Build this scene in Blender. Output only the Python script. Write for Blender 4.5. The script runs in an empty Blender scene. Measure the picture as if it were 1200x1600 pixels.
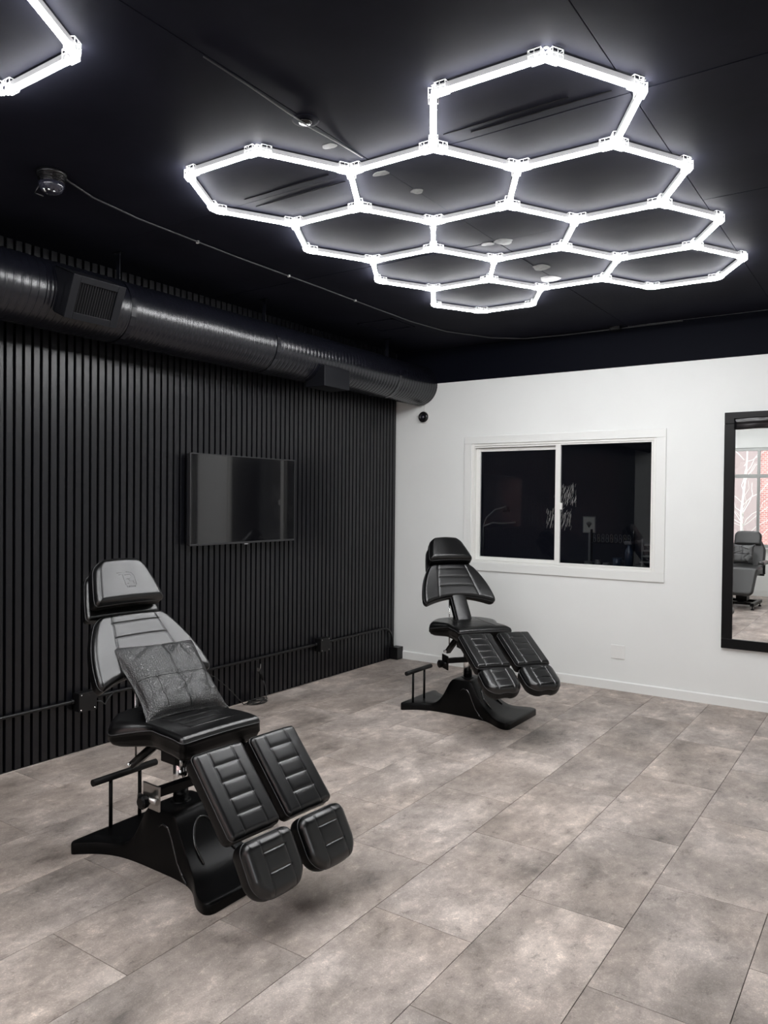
import bpy, bmesh, math, random
import numpy as np
from mathutils import Matrix, Vector
random.seed(7); np.random.seed(7)
SC = bpy.context.scene
COL = SC.collection
PI = math.pi

# ------------------------------------------------------------------ camera
CAMZ = 1.52
cd = bpy.data.cameras.new('camera'); cam = bpy.data.objects.new('camera', cd); COL.objects.link(cam)
Rr = Vector((0.825633, 0.564118, 0.010004)); Ru = Vector((-0.01698, 0.00712, 0.99983)); Rf = Vector((-0.563951, 0.825663, -0.015458))
cam.matrix_world = Matrix(((Rr.x, Ru.x, -Rf.x, 0), (Rr.y, Ru.y, -Rf.y, 0), (Rr.z, Ru.z, -Rf.z, CAMZ), (0, 0, 0, 1)))
cd.sensor_fit = 'HORIZONTAL'; cd.sensor_width = 36.0; cd.lens = 36.0 * 1197.17 / 1200.0
cd.clip_start = 0.05; cd.clip_end = 200
SC.camera = cam
# ------------------------------------------------------------------ daylight outside (overcast) and exposure
wd = bpy.data.worlds.new('sky'); SC.world = wd; wd.use_nodes = True
bg = wd.node_tree.nodes['Background']; bg.inputs['Color'].default_value = (0.93, 0.96, 1.0, 1); bg.inputs['Strength'].default_value = 4.8
SC.view_settings.view_transform = 'Standard'; SC.view_settings.look = 'None'; SC.view_settings.gamma = 1.0
SC.view_settings.use_curve_mapping = False
SC.view_settings.exposure = 0.30
LED_LENS, LED_SIDE = 60.0, 0.30      # radiance of the LED bars' lens and of their frosted flank

# ------------------------------------------------------------------ materials
def nodes(name):
    m = bpy.data.materials.new(name); m.use_nodes = True
    return m, m.node_tree.nodes, m.node_tree.links, m.node_tree.nodes['Principled BSDF']
def mat(name, c, rough=0.5, metal=0.0, spec=0.5, bump=0.0, bscale=60, var=0.0, vscale=4, coat=0.0, detail=4, bdist=0.002):
    m, n, l, p = nodes(name)
    p.inputs['Base Color'].default_value = (*c, 1); p.inputs['Roughness'].default_value = rough
    p.inputs['Metallic'].default_value = metal; p.inputs['Specular IOR Level'].default_value = spec
    p.inputs['Coat Weight'].default_value = coat; p.inputs['Coat Roughness'].default_value = 0.15
    tc = n.new('ShaderNodeTexCoord')
    if bump:
        t = n.new('ShaderNodeTexNoise'); t.inputs['Scale'].default_value = bscale; t.inputs['Detail'].default_value = detail
        l.new(tc.outputs['Object'], t.inputs['Vector'])
        b = n.new('ShaderNodeBump'); b.inputs['Strength'].default_value = bump; b.inputs['Distance'].default_value = bdist
        l.new(t.outputs['Fac'], b.inputs['Height']); l.new(b.outputs['Normal'], p.inputs['Normal'])
    if var:
        t = n.new('ShaderNodeTexNoise'); t.inputs['Scale'].default_value = vscale; t.inputs['Detail'].default_value = 6
        l.new(tc.outputs['Object'], t.inputs['Vector'])
        r = n.new('ShaderNodeValToRGB'); r.color_ramp.elements[0].position = 0.3; r.color_ramp.elements[1].position = 0.7
        r.color_ramp.elements[0].color = (*[x * (1 - var) for x in c], 1); r.color_ramp.elements[1].color = (*[min(1, x * (1 + var)) for x in c], 1)
        l.new(t.outputs['Fac'], r.inputs['Fac']); l.new(r.outputs['Color'], p.inputs['Base Color'])
    return m
def emit(name, c, s, base=0.8):
    m, n, l, p = nodes(name); p.inputs['Base Color'].default_value = (base, base, base, 1)
    p.inputs['Emission Color'].default_value = (*c, 1); p.inputs['Emission Strength'].default_value = s
    return m
def glass(name, tint=(1, 1, 1), gloss=0.0, ior=1.5):
    m = bpy.data.materials.new(name); m.use_nodes = True; n = m.node_tree.nodes; l = m.node_tree.links
    n.remove(n['Principled BSDF']); o = n['Material Output']
    t = n.new('ShaderNodeBsdfTransparent'); t.inputs['Color'].default_value = (*tint, 1)
    g = n.new('ShaderNodeBsdfGlossy'); g.inputs['Roughness'].default_value = gloss
    f = n.new('ShaderNodeFresnel'); f.inputs['IOR'].default_value = ior
    x = n.new('ShaderNodeMixShader'); l.new(f.outputs['Fac'], x.inputs['Fac']); l.new(t.outputs[0], x.inputs[1]); l.new(g.outputs[0], x.inputs[2])
    l.new(x.outputs[0], o.inputs['Surface']); return m

def floor_material():
    m, n, l, p = nodes('concrete_look_vinyl')
    tc = n.new('ShaderNodeTexCoord'); oi = n.new('ShaderNodeObjectInfo')
    mul = n.new('ShaderNodeVectorMath'); mul.operation = 'SCALE'; mul.inputs['Scale'].default_value = 37.0
    cx = n.new('ShaderNodeCombineXYZ'); l.new(oi.outputs['Random'], cx.inputs[0]); l.new(oi.outputs['Random'], cx.inputs[1]); l.new(oi.outputs['Random'], cx.inputs[2])
    l.new(cx.outputs[0], mul.inputs[0]); add = n.new('ShaderNodeVectorMath'); l.new(tc.outputs['Object'], add.inputs[0]); l.new(mul.outputs[0], add.inputs[1])
    def noise(scale, detail, rough, dist=0.0, stretch=(1, 1, 1)):
        mp = n.new('ShaderNodeMapping'); mp.inputs['Scale'].default_value = stretch; l.new(add.outputs[0], mp.inputs['Vector'])
        t = n.new('ShaderNodeTexNoise'); t.inputs['Scale'].default_value = scale; t.inputs['Detail'].default_value = detail
        t.inputs['Roughness'].default_value = rough; t.inputs['Distortion'].default_value = dist
        l.new(mp.outputs[0], t.inputs['Vector']); return t
    def ramp(src, stops):
        r = n.new('ShaderNodeValToRGB'); e = r.color_ramp.elements
        while len(e) < len(stops): e.new(0.5)
        for k, (pos, c) in enumerate(stops): e[k].position = pos; e[k].color = (*c, 1)
        l.new(src, r.inputs['Fac']); return r
    def mix(kind, fac, a, b):
        x = n.new('ShaderNodeMix'); x.data_type = 'RGBA'; x.blend_type = kind
        if isinstance(fac, float): x.inputs[0].default_value = fac
        else: l.new(fac, x.inputs[0])
        l.new(a, x.inputs[6]); l.new(b, x.inputs[7]); return x.outputs[2]
    big = noise(2.9, 15, 0.70, 0.15, (1.2, 0.8, 1))
    base = ramp(big.outputs['Fac'], [(0.30, (0.165, 0.147, 0.136)), (0.41, (0.292, 0.260, 0.238)), (0.53, (0.398, 0.356, 0.328)), (0.66, (0.620, 0.562, 0.518))])
    med = noise(13, 15, 0.82, 0.2, (1.15, 0.75, 1))
    mr = ramp(med.outputs['Fac'], [(0.36, (0.50, 0.49, 0.48)), (0.44, (0.90, 0.89, 0.88)), (0.56, (1.04, 1.03, 1.02)), (0.64, (1.55, 1.53, 1.50))])
    c1 = mix('MULTIPLY', 0.95, base.outputs['Color'], mr.outputs['Color'])
    fine = noise(190, 4, 0.7)
    fr = ramp(fine.outputs['Fac'], [(0.3, (0.82, 0.82, 0.82)), (0.58, (1.03, 1.03, 1.03)), (0.68, (1.7, 1.68, 1.62))])
    c2 = mix('MULTIPLY', 0.7, c1, fr.outputs['Color'])
    hue = noise(1.7, 4, 0.5)
    hr = ramp(hue.outputs['Fac'], [(0.35, (1.05, 0.99, 0.945)), (0.65, (1.01, 0.99, 0.985))])
    c3 = mix('MULTIPLY', 0.8, c2, hr.outputs['Color'])
    br = n.new('ShaderNodeMapRange'); br.inputs['To Min'].default_value = 0.93; br.inputs['To Max'].default_value = 1.05
    l.new(oi.outputs['Random'], br.inputs['Value']); hs = n.new('ShaderNodeHueSaturation'); l.new(br.outputs[0], hs.inputs['Value']); l.new(c3, hs.inputs['Color'])
    l.new(hs.outputs[0], p.inputs['Base Color'])
    rr = n.new('ShaderNodeMapRange'); rr.inputs['To Min'].default_value = 0.42; rr.inputs['To Max'].default_value = 0.58; l.new(med.outputs['Fac'], rr.inputs['Value']); l.new(rr.outputs[0], p.inputs['Roughness'])
    p.inputs['Specular IOR Level'].default_value = 0.35
    b = n.new('ShaderNodeBump'); b.inputs['Strength'].default_value = 0.12; b.inputs['Distance'].default_value = 0.001
    l.new(med.outputs['Fac'], b.inputs['Height']); l.new(b.outputs['Normal'], p.inputs['Normal'])
    return m
def brick_material():
    m, n, l, p = nodes('pale_red_brick')
    tc = n.new('ShaderNodeTexCoord'); mp = n.new('ShaderNodeMapping'); mp.inputs['Rotation'].default_value = (PI / 2, 0, 0); l.new(tc.outputs['Object'], mp.inputs[0])
    t = n.new('ShaderNodeTexBrick'); t.inputs['Scale'].default_value = 4.5; t.inputs['Color1'].default_value = (0.36, 0.15, 0.135, 1); t.inputs['Color2'].default_value = (0.42, 0.20, 0.175, 1)
    t.inputs['Mortar'].default_value = (0.55, 0.5, 0.47, 1); l.new(mp.outputs[0], t.inputs['Vector']); l.new(t.outputs['Color'], p.inputs['Base Color']); p.inputs['Roughness'].default_value = 0.9
    return m
def croc_material():
    m, n, l, p = nodes('embossed_black_leather')
    p.inputs['Base Color'].default_value = (0.010, 0.010, 0.0105, 1); p.inputs['Roughness'].default_value = 0.33; p.inputs['Specular IOR Level'].default_value = 1.0
    tc = n.new('ShaderNodeTexCoord'); mp = n.new('ShaderNodeMapping'); mp.inputs['Scale'].default_value = (95, 190, 90); l.new(tc.outputs['Object'], mp.inputs[0])
    v = n.new('ShaderNodeTexVoronoi'); v.feature = 'DISTANCE_TO_EDGE'; v.inputs['Scale'].default_value = 1.0; v.inputs['Randomness'].default_value = 0.7; l.new(mp.outputs[0], v.inputs['Vector'])
    r = n.new('ShaderNodeValToRGB'); r.color_ramp.elements[1].position = 0.22; l.new(v.outputs['Distance'], r.inputs['Fac'])
    t = n.new('ShaderNodeTexNoise'); t.inputs['Scale'].default_value = 14; l.new(tc.outputs['Object'], t.inputs['Vector'])
    a = n.new('ShaderNodeMath'); a.operation = 'MULTIPLY_ADD'; a.inputs[1].default_value = 2.2; l.new(t.outputs['Fac'], a.inputs[0]); l.new(r.outputs['Color'], a.inputs[2])
    b = n.new('ShaderNodeBump'); b.inputs['Strength'].default_value = 0.5; b.inputs['Distance'].default_value = 0.0022; l.new(a.outputs[0], b.inputs['Height']); l.new(b.outputs['Normal'], p.inputs['Normal'])
    return m

M = dict(
    floor=floor_material(), grout=mat('dark_joint', (0.03, 0.028, 0.027), 0.9),
    white_wall=mat('white_wall_paint', (0.86, 0.875, 0.86), 0.55, spec=0.3, bump=0.12, bscale=30, var=0.02, vscale=1.5),
    white_trim=mat('white_semigloss', (0.855, 0.865, 0.845), 0.35, spec=0.45),
    vinyl=mat('white_vinyl', (0.86, 0.86, 0.83), 0.35),
    black_wall=mat('black_wall_paint', (0.003, 0.0035, 0.007), 0.6, spec=0.05, bump=0.1, bscale=40),
    ceil=mat('black_ceiling_paint', (0.0128, 0.0133, 0.0205), 0.62, spec=0.05, bump=0.25, bscale=9, var=0.18, vscale=3, bdist=0.004),
    bare=mat('bare_patch', (0.10, 0.10, 0.10), 0.6, bump=0.5, bscale=50, var=0.4, vscale=30),
    slat=mat('black_slat', (0.0050, 0.0051, 0.0070), 0.30, spec=0.46, bump=0.05, bscale=50, var=0.12, vscale=2.5),
    gap=mat('black_felt', (0.004, 0.004, 0.005), 0.9, spec=0.1),
    duct=mat('black_duct_paint', (0.0050, 0.0054, 0.0088), 0.27, spec=0.62, bump=0.08, bscale=30),
    vent=mat('dark_grey_sheet', (0.0048, 0.0052, 0.0075), 0.5, spec=0.25),
    leather=mat('black_leather', (0.0015, 0.0015, 0.0017), 0.275, spec=0.70, bump=0.02, bscale=260, bdist=0.0004),
    leather_d=mat('black_leather_side', (0.0016, 0.0016, 0.0018), 0.40, spec=0.22),
    croc=croc_material(), thread=mat('black_thread', (0.05, 0.05, 0.052), 0.5),
    deboss=mat('stamped_lines', (0.012, 0.012, 0.012), 0.45, spec=0.5),
    shell=mat('black_moulded_plastic', (0.0014, 0.0014, 0.0016), 0.36, spec=0.16, bump=0.05, bscale=120),
    steel_b=mat('black_steel', (0.0015, 0.0015, 0.0018), 0.35, spec=0.2),
    rubber=mat('ribbed_rubber', (0.004, 0.004, 0.004), 0.6, spec=0.25),
    gloss=mat('gloss_black_edge', (0.006, 0.006, 0.007), 0.22, spec=0.9),
    louver=mat('louver_metal', (0.018, 0.018, 0.02), 0.45, spec=0.3),
    chrome=mat('chrome', (0.78, 0.78, 0.78), 0.16, metal=1.0), steel=mat('brushed_steel', (0.40, 0.385, 0.37), 0.30, metal=1.0),
    screen=mat('tv_screen', (0.002, 0.002, 0.003), 0.035, spec=0.6, coat=0.5), tv=mat('tv_plastic', (0.02, 0.02, 0.022), 0.3), tv_edge=mat('tv_bezel', (0.05, 0.05, 0.053), 0.4, metal=0.5),
    mark=mat('grey_print', (0.45, 0.45, 0.45), 0.5),
    mirror=mat('silvered_glass', (0.93, 0.94, 0.93), 0.0, metal=1.0), black_frame=mat('black_lacquer', (0.003, 0.003, 0.0034), 0.42, spec=0.2),
    film=mat('black_film', (0.004, 0.004, 0.005), 0.22, spec=0.4),
    pane=glass('window_glass', (0.86, 0.88, 0.90), ior=1.45), clear=glass('clear_acrylic', (0.93, 0.93, 0.93)), fpane=glass('shop_glass', (0.95, 0.96, 0.96)),
    lens=emit('led_lens', (0.985, 0.99, 1.0), LED_LENS), side=emit('led_flank', (0.97, 0.96, 1.0), LED_SIDE, 0.10),
    acrylic=mat('acrylic_edge', (0.9, 0.9, 0.9), 0.2),
    conduit=mat('conduit_paint', (0.0045, 0.0045, 0.005), 0.36, spec=0.4), wire=mat('grey_wire', (0.05, 0.05, 0.056), 0.4), cord=mat('black_cord', (0.018, 0.018, 0.018), 0.4),
    plate=mat('white_plate', (0.86, 0.865, 0.845), 0.35), camb=mat('camera_black', (0.008, 0.008, 0.009), 0.25), camw=mat('camera_white', (0.75, 0.75, 0.73), 0.4), lensg=mat('lens_glass', (0.02, 0.02, 0.03), 0.05, spec=0.8),
    residue=mat('tape_residue', (0.55, 0.55, 0.54), 0.7),
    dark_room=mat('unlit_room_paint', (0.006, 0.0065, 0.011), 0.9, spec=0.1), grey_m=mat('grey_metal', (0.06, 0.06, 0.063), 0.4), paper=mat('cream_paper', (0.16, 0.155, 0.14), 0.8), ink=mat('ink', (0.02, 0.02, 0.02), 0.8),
    blue=mat('blue_plastic', (0.005, 0.012, 0.03), 0.4), tan=mat('tan_wood', (0.09, 0.075, 0.055), 0.6), pale=mat('pale_plastic', (0.09, 0.088, 0.085), 0.5),
    alu=mat('grey_aluminium', (0.36, 0.37, 0.36), 0.45, metal=0.3), brick=brick_material(), stone=mat('pale_stone', (0.27, 0.215, 0.205), 0.9), bark=mat('pale_bark', (0.60, 0.57, 0.53), 0.9),
    grey_fab=mat('grey_vinyl', (0.045, 0.045, 0.045), 0.4, spec=0.5, bump=0.3, bscale=12, bdist=0.006), street=mat('street', (0.25, 0.25, 0.25), 0.9), sign=mat('dark_sign', (0.02, 0.02, 0.02), 0.6),
)

# ------------------------------------------------------------------ mesh helpers
class MB:
    def __init__(self): self.v = []; self.f = []; self.s = []
    def add(self, vs, fs, smooth=False):
        o = len(self.v); self.v += [tuple(map(float, p)) for p in vs]; self.f += [tuple(int(i) + o for i in q) for q in fs]; self.s += [smooth] * len(fs); return self
    def box(self, x0, x1, y0, y1, z0, z1, mx=None):
        vs = [(x, y, z) for z in (z0, z1) for y in (y0, y1) for x in (x0, x1)]
        if mx is not None: vs = [tuple(mx @ Vector(p)) for p in vs]
        return self.add(vs, [(0, 2, 3, 1), (4, 5, 7, 6), (0, 1, 5, 4), (2, 6, 7, 3), (0, 4, 6, 2), (1, 3, 7, 5)])
    def bevbox(self, x0, x1, y0, y1, z0, z1, b=0.004, mx=None):
        bm = bmesh.new(); bmesh.ops.create_cube(bm, size=1.0)
        for v in bm.verts: v.co = Vector((x0 + (v.co.x + .5) * (x1 - x0), y0 + (v.co.y + .5) * (y1 - y0), z0 + (v.co.z + .5) * (z1 - z0)))
        bmesh.ops.bevel(bm, geom=bm.edges[:], offset=b, segments=2, profile=0.5, affect='EDGES')
        bm.verts.index_update(); vs = [(mx @ v.co if mx is not None else v.co)[:] for v in bm.verts]; fs = [[v.index for v in f.verts] for f in bm.faces]
        bm.free(); return self.add(vs, fs)
    def tube(self, pts, r, n=8, cap=True, smooth=True):
        P = [Vector(p) for p in pts]; rs = r if hasattr(r, '__len__') else [r] * len(P); vs = []; N = None
        for i, p in enumerate(P):
            t = (P[min(i + 1, len(P) - 1)] - P[max(i - 1, 0)]); t = t.normalized() if t.length > 1e-9 else Vector((0, 0, 1))
            if N is None: N = t.orthogonal().normalized()
            N = (N - t * N.dot(t)); N = N.normalized() if N.length > 1e-6 else t.orthogonal().normalized()
            B = t.cross(N)
            vs += [p + (N * math.cos(2 * PI * k / n) + B * math.sin(2 * PI * k / n)) * rs[i] for k in range(n)]
        fs = [(i * n + k, i * n + (k + 1) % n, (i + 1) * n + (k + 1) % n, (i + 1) * n + k) for i in range(len(P) - 1) for k in range(n)]
        self.add(vs, fs, smooth)
        if cap:
            o = len(self.v) - len(vs); self.f += [tuple(o + k for k in range(n))[::-1], tuple(o + (len(P) - 1) * n + k for k in range(n))]; self.s += [False, False]
        return self
    def cyl(self, a, b, r, n=20): return self.tube([a, b], r, n)
    def lathe(self, prof, c=(0, 0, 0), axis='Z', n=24, smooth=True):
        vs = []
        for (r, h) in prof:
            for k in range(n):
                x, y = r * math.cos(2 * PI * k / n), r * math.sin(2 * PI * k / n)
                p = (x, y, h) if axis == 'Z' else ((x, h, y) if axis == 'Y' else (h, x, y)); vs.append((p[0] + c[0], p[1] + c[1], p[2] + c[2]))
        fs = [(i * n + k, i * n + (k + 1) % n, (i + 1) * n + (k + 1) % n, (i + 1) * n + k) for i in range(len(prof) - 1) for k in range(n)]
        o = len(self.v); self.add(vs, fs, smooth)
        if prof[0][0] > 1e-6: self.f.append(tuple(o + k for k in range(n))[::-1]); self.s.append(False)
        if prof[-1][0] > 1e-6: self.f.append(tuple(o + (len(prof) - 1) * n + k for k in range(n))); self.s.append(False)
        return self
    def prism(self, poly, h0, h1, mx=None):
        n = len(poly); vs = [(x, y, h0) for x, y in poly] + [(x, y, h1) for x, y in poly]
        if mx is not None: vs = [tuple(mx @ Vector(p)) for p in vs]
        return self.add(vs, [tuple(range(n))[::-1], tuple(range(n, 2 * n))] + [(k, (k + 1) % n, n + (k + 1) % n, n + k) for k in range(n)])
    def mesh(self, name, m, fix=True):
        me = bpy.data.meshes.new(name); me.from_pydata(self.v, [], self.f)
        me.polygons.foreach_set('use_smooth', self.s); me.materials.append(m)
        if fix:
            bm = bmesh.new(); bm.from_mesh(me); bmesh.ops.recalc_face_normals(bm, faces=bm.faces[:]); bm.to_mesh(me); bm.free()
        me.update(); return me
    def obj(self, name, m, parent=None, mx=None, fix=True): return link(name, self.mesh(name, m, fix), parent, mx)
def link(name, me, parent=None, mx=None):
    o = bpy.data.objects.new(name, me); COL.objects.link(o)
    if parent is not None: o.parent = parent
    if mx is not None: o.matrix_basis = mx
    return o
def tag(o, label=None, cat=None, group=None, kind=None):
    if label: o['label'] = label
    if cat: o['category'] = cat
    if group: o['group'] = group
    if kind: o['kind'] = kind
    return o
def thing(name, label, cat, loc=(0, 0, 0), rz=0.0, group=None):
    o = bpy.data.objects.new(name, None); COL.objects.link(o); o.location = loc; o.rotation_euler = (0, 0, rz); o.empty_display_size = 0.1
    return tag(o, label, cat, group)
def frame(P, a, t, n):
    return Matrix(((a[0], t[0], n[0], P[0]), (a[1], t[1], n[1], P[1]), (a[2], t[2], n[2], P[2]), (0, 0, 0, 1)))
def gauss(d, w): return np.exp(-(d / w) ** 2)
def arc_corner(d, r):
    d = np.clip(d, 0, r); return r - np.sqrt(np.maximum(r * r - (r - d) ** 2, 0))
def spaced(n, k=0.6):
    t = np.linspace(0, 1, n); return (1 - k) * t + k * (1 - np.cos(PI * t)) / 2
def cushion(L, T, hw, r=0.03, rc=(0.03, 0.03), relief=None, warp=None, nu=90, nv=110, crown=0.006, rb=None):
    """Upholstered pad. x across, y along (0..L), z up; its top is at z=0, its back at z=-T. Returns the mesh builder and the welt line."""
    u = spaced(nu) * 2 - 1; s = spaced(nv) * L
    rfun = r if callable(r) else (lambda y_: r + 0 * y_)
    r = rfun(spaced(nv) * L)[:, None]; rmax = float(r.max())
    H = hw(s) - arc_corner(s, rc[0]) - arc_corner(L - s, rc[1])
    U, Sg = np.meshgrid(u, s); X = U * H[:, None]; Y = Sg.copy()
    e = np.minimum((1 - np.abs(U)) * H[:, None], np.minimum(Sg, L - Sg)); k = 1 - np.clip(e / r, 0, 1)
    Z = r * (np.sqrt(np.maximum(1 - k * k, 0)) - 1) - crown * (U ** 2)
    if relief is not None: Z = Z + relief(X, Y) * np.clip(e / (0.5 * r), 0, 1)
    if warp is not None: X, Y, Z = warp(X, Y, Z)
    V = np.stack([X, Y, Z], -1).reshape(-1, 3); idx = np.arange(nu * nv).reshape(nv, nu)
    fs = np.stack([idx[:-1, :-1], idx[:-1, 1:], idx[1:, 1:], idx[1:, :-1]], -1).reshape(-1, 4)
    mb = MB(); mb.v = [tuple(p) for p in V.tolist()]; mb.f = [tuple(q) for q in fs.tolist()]; mb.s = [True] * len(mb.f)
    per = list(idx[0, :]) + list(idx[1:, -1]) + list(idx[-1, -2::-1]) + list(idx[-2:0:-1, 0])
    P0 = V[per]; RL = np.broadcast_to(r, X.shape).reshape(-1)[per]; cen = P0.mean(0); n = len(per); rb = rb or min(0.02, T * 0.2)
    rings = [per]
    zt = P0[:, 2]
    for (dz, ins) in ((-(T - rmax) * 0.5, -0.0015), (-(T - rmax - rb), 0.0), (-(T - rmax - rb * 0.65), rb * 0.06), (-(T - rmax - rb * 0.3), rb * 0.3), (-(T - rmax), rb)):
        d = P0[:, :2] - cen[:2]; ln = np.linalg.norm(d, axis=1, keepdims=True) + 1e-9
        q = P0.copy(); q[:, :2] = P0[:, :2] - d / ln * ins; q[:, 2] = zt + dz * (T - RL) / (T - rmax)
        o = len(mb.v); mb.v += [tuple(p) for p in q.tolist()]; rings.append(list(range(o, o + n)))
    for a, b in zip(rings[:-1], rings[1:]):
        for i in range(n): j = (i + 1) % n; mb.f.append((a[i], b[i], b[j], a[j])); mb.s.append(True)
    mb.f.append(tuple(rings[-1])[::-1]); mb.s.append(False)
    # welt line, a little inside the edge
    return mb, [tuple(p) for p in P0[::2].tolist()]
def cushion_part(name, parent, mx, spec, m=None):
    if spec['key'] not in CUSH:
        mb, welt = cushion(**spec['args']); CUSH[spec['key']] = (mb.mesh(name, M['leather'], fix=False), MB().tube(welt + [welt[0]], 0.0022, 5, cap=False).mesh('piping', M['thread'], fix=False))
    me, pm = CUSH[spec['key']]
    if len(me.materials) == 1:
        me.materials.append(M['leather_d']); nf = (spec['args'].get('nu', 90) - 1) * (spec['args'].get('nv', 110) - 1)
        for pg in me.polygons[nf:]: pg.material_index = 1
    o = link(name, me, parent, mx); link('piping', pm, o); return o
CUSH = {}
def seams(vert, horiz, wide=0.010, deep=0.0035):
    """relief of stitched seams: vert = list of (x(y) function, y0, y1), horiz = list of (y, x0(y), x1(y))."""
    def f(X, Y):
        z = np.zeros_like(X)
        for fx, y0, y1 in vert:
            on = 1 / (1 + np.exp(-(Y - y0) / 0.002)) / (1 + np.exp((Y - y1) / 0.002)); d = X - fx(Y)
            z -= on * (deep * gauss(d, 0.0024) + 0.0012 * gauss(d, wide))
        for y, x0, x1 in horiz:
            on = 1 / (1 + np.exp(-(X - x0) / 0.003)) / (1 + np.exp((X - x1) / 0.003)); d = Y - y
            z -= on * (deep * gauss(d, 0.0024) + 0.0011 * gauss(d, wide))
        return z
    return f

# ================================================================== SETTING
XL, XR, YF, YB, ZC = -4.069, 1.90, -1.60, 6.182, 2.93
WT = 2.611
ZT = ZC + 0.08
fl = MB().box(XL - 0.06, XR, YF, YB, -0.06, -0.004).obj('floor', M['grout']); tag(fl, 'floor of grey brown concrete-look vinyl tiles laid in half bond', 'floor', kind='structure')
TW, TL, X0, Y0 = 0.40549, 0.79578, -2.83520, 2.7350
def tile_mesh(w, h):
    g = 0.0010; return MB().bevbox(-w / 2 + g, w / 2 - g, -h / 2 + g, h / 2 - g, -0.0035, 0.0, 0.0012).mesh('tile', M['floor'])
full = tile_mesh(TW, TL)
for i in range(-4, 13):
    xa, xb = X0 + i * TW, X0 + (i + 1) * TW
    off = Y0 + (TL / 2 if (i % 2 == 1) else 0.0)      # strip A-B is i=4
    xa2, xb2 = max(xa, XL), min(xb, XR)
    if xb2 - xa2 < 0.01: continue
    for j in range(-7, 7):
        ya, yb = off + j * TL, off + (j + 1) * TL; ya2, yb2 = max(ya, YF), min(yb, YB)
        if yb2 - ya2 < 0.01: continue
        cutt = (xb2 - xa2 < TW - 1e-4) or (yb2 - ya2 < TL - 1e-4)
        link('tile', tile_mesh(xb2 - xa2, yb2 - ya2) if cutt else full, fl, Matrix.Translation(((xa2 + xb2) / 2, (ya2 + yb2) / 2, 0)))
# left wall: dark backing with proud vertical slats
wl = MB().box(XL - 0.08, XL - 0.024, YF, YB, 0, ZT).obj('wall_left', M['gap']); tag(wl, 'left wall faced with narrow black vertical slats', 'wall', kind='structure')
sm = MB().bevbox(-0.024, 0.0, -0.0185, 0.0185, 0.0, ZC - 0.002, 0.002).mesh('slat', M['slat'])
y = 2.277 + 0.0165 + 0.0185 - 74 * 0.05293
while y < YB - 0.019:
    if y > YF + 0.02: link('slat', sm, wl, Matrix.Translation((XL, y, 0.001)))
    y += 0.05293
# back wall with window opening
WX0, WX1, WZ0, WZ1 = -3.262, -1.635, 0.970, 2.034
wb = MB()
for (x0, x1, z0, z1) in ((XL - 0.08, WX0, 0, ZT), (WX1, XR, 0, ZT), (WX0, WX1, 0, WZ0), (WX0, WX1, WZ1, ZT)): wb.box(x0, x1, YB, YB + 0.12, z0, z1)
wb = wb.obj('wall_back', M['white_wall']); tag(wb, 'white painted back wall with the sliding window', 'wall', kind='structure')
o = MB().box(XL - 0.02, XR, YB - 0.004, YB, WT, ZC).obj('trim_1', M['black_wall']); tag(o, 'black painted band along the top of the white wall', 'trim', kind='structure')
o = MB().prism([(0, 0), (0, 0.076), (0.004, 0.076), (0.012, 0.068), (0.012, 0)], 0, XR + 3.985, frame((-3.985, YB, 0), (0, -1, 0), (0, 0, 1), (1, 0, 0))).obj('baseboard_back', M['white_trim']); tag(o, 'low white baseboard under the white wall', 'baseboard', kind='structure')
# right and front walls
o = MB().box(XR, XR + 0.1, YF - 0.12, YB + 0.12, 0, ZT).obj('wall_right', M['white_wall']); tag(o, 'plain white wall to the right of the camera', 'wall', kind='structure')
FX0, FX1, FZ0, FZ1 = -3.75, 1.30, 0.80, 2.45
wf = MB()
for (x0, x1, z0, z1) in ((XL - 0.08, FX0, 0, ZT), (FX1, XR, 0, ZT), (FX0, FX1, 0, FZ0), (FX0, FX1, FZ1, ZT)): wf.box(x0, x1, YF - 0.12, YF, z0, z1)
wf = wf.obj('wall_front', M['white_wall']); tag(wf, 'white wall behind the camera with the shop windows', 'wall', kind='structure')
o = MB().box(XL, XR, YF, YF + 0.012, 0, 0.1).obj('baseboard_front', M['white_trim']); tag(o, 'white baseboard below the shop windows seen in the mirror', 'baseboard', kind='structure')
# ceiling: sheets with open joints
ce = MB().box(XL - 0.08, XR, YF, YB, ZC + 0.012, ZC + 0.08).obj('ceiling', M['gap']); tag(ce, 'black painted ceiling of butted sheets with open seams', 'ceiling', kind='structure')
PX = [XL - 0.03, -1.87, -0.81, 0.25, 1.31, XR]; PY = [YF, 0.40, 2.665, 3.79, YB]
for i in range(5):
    for j in range(4):
        dz = random.uniform(0.0, 0.003); g = 0.0014
        MB().bevbox(PX[i] + g, PX[i + 1] - g, PY[j] + g, PY[j + 1] - g, ZC + dz, ZC + 0.012, 0.0012).obj('panel', M['ceil'], ce)
def blotch(name, x, y, rx, ry, m, parent):
    n = 22; a0 = random.random() * 6
    poly = [(rx * math.cos(2 * PI * k / n) * (1 + 0.14 * math.sin(3 * 2 * PI * k / n + a0) + random.uniform(-.06, .06)), ry * math.sin(2 * PI * k / n) * (1 + 0.14 * math.cos(2 * 2 * PI * k / n + a0) + random.uniform(-.06, .06))) for k in range(n)]
    return MB().prism(poly, 0, 0.0045).obj(name, m, parent, Matrix.Translation((x, y, ZC - 0.0009)))
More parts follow.
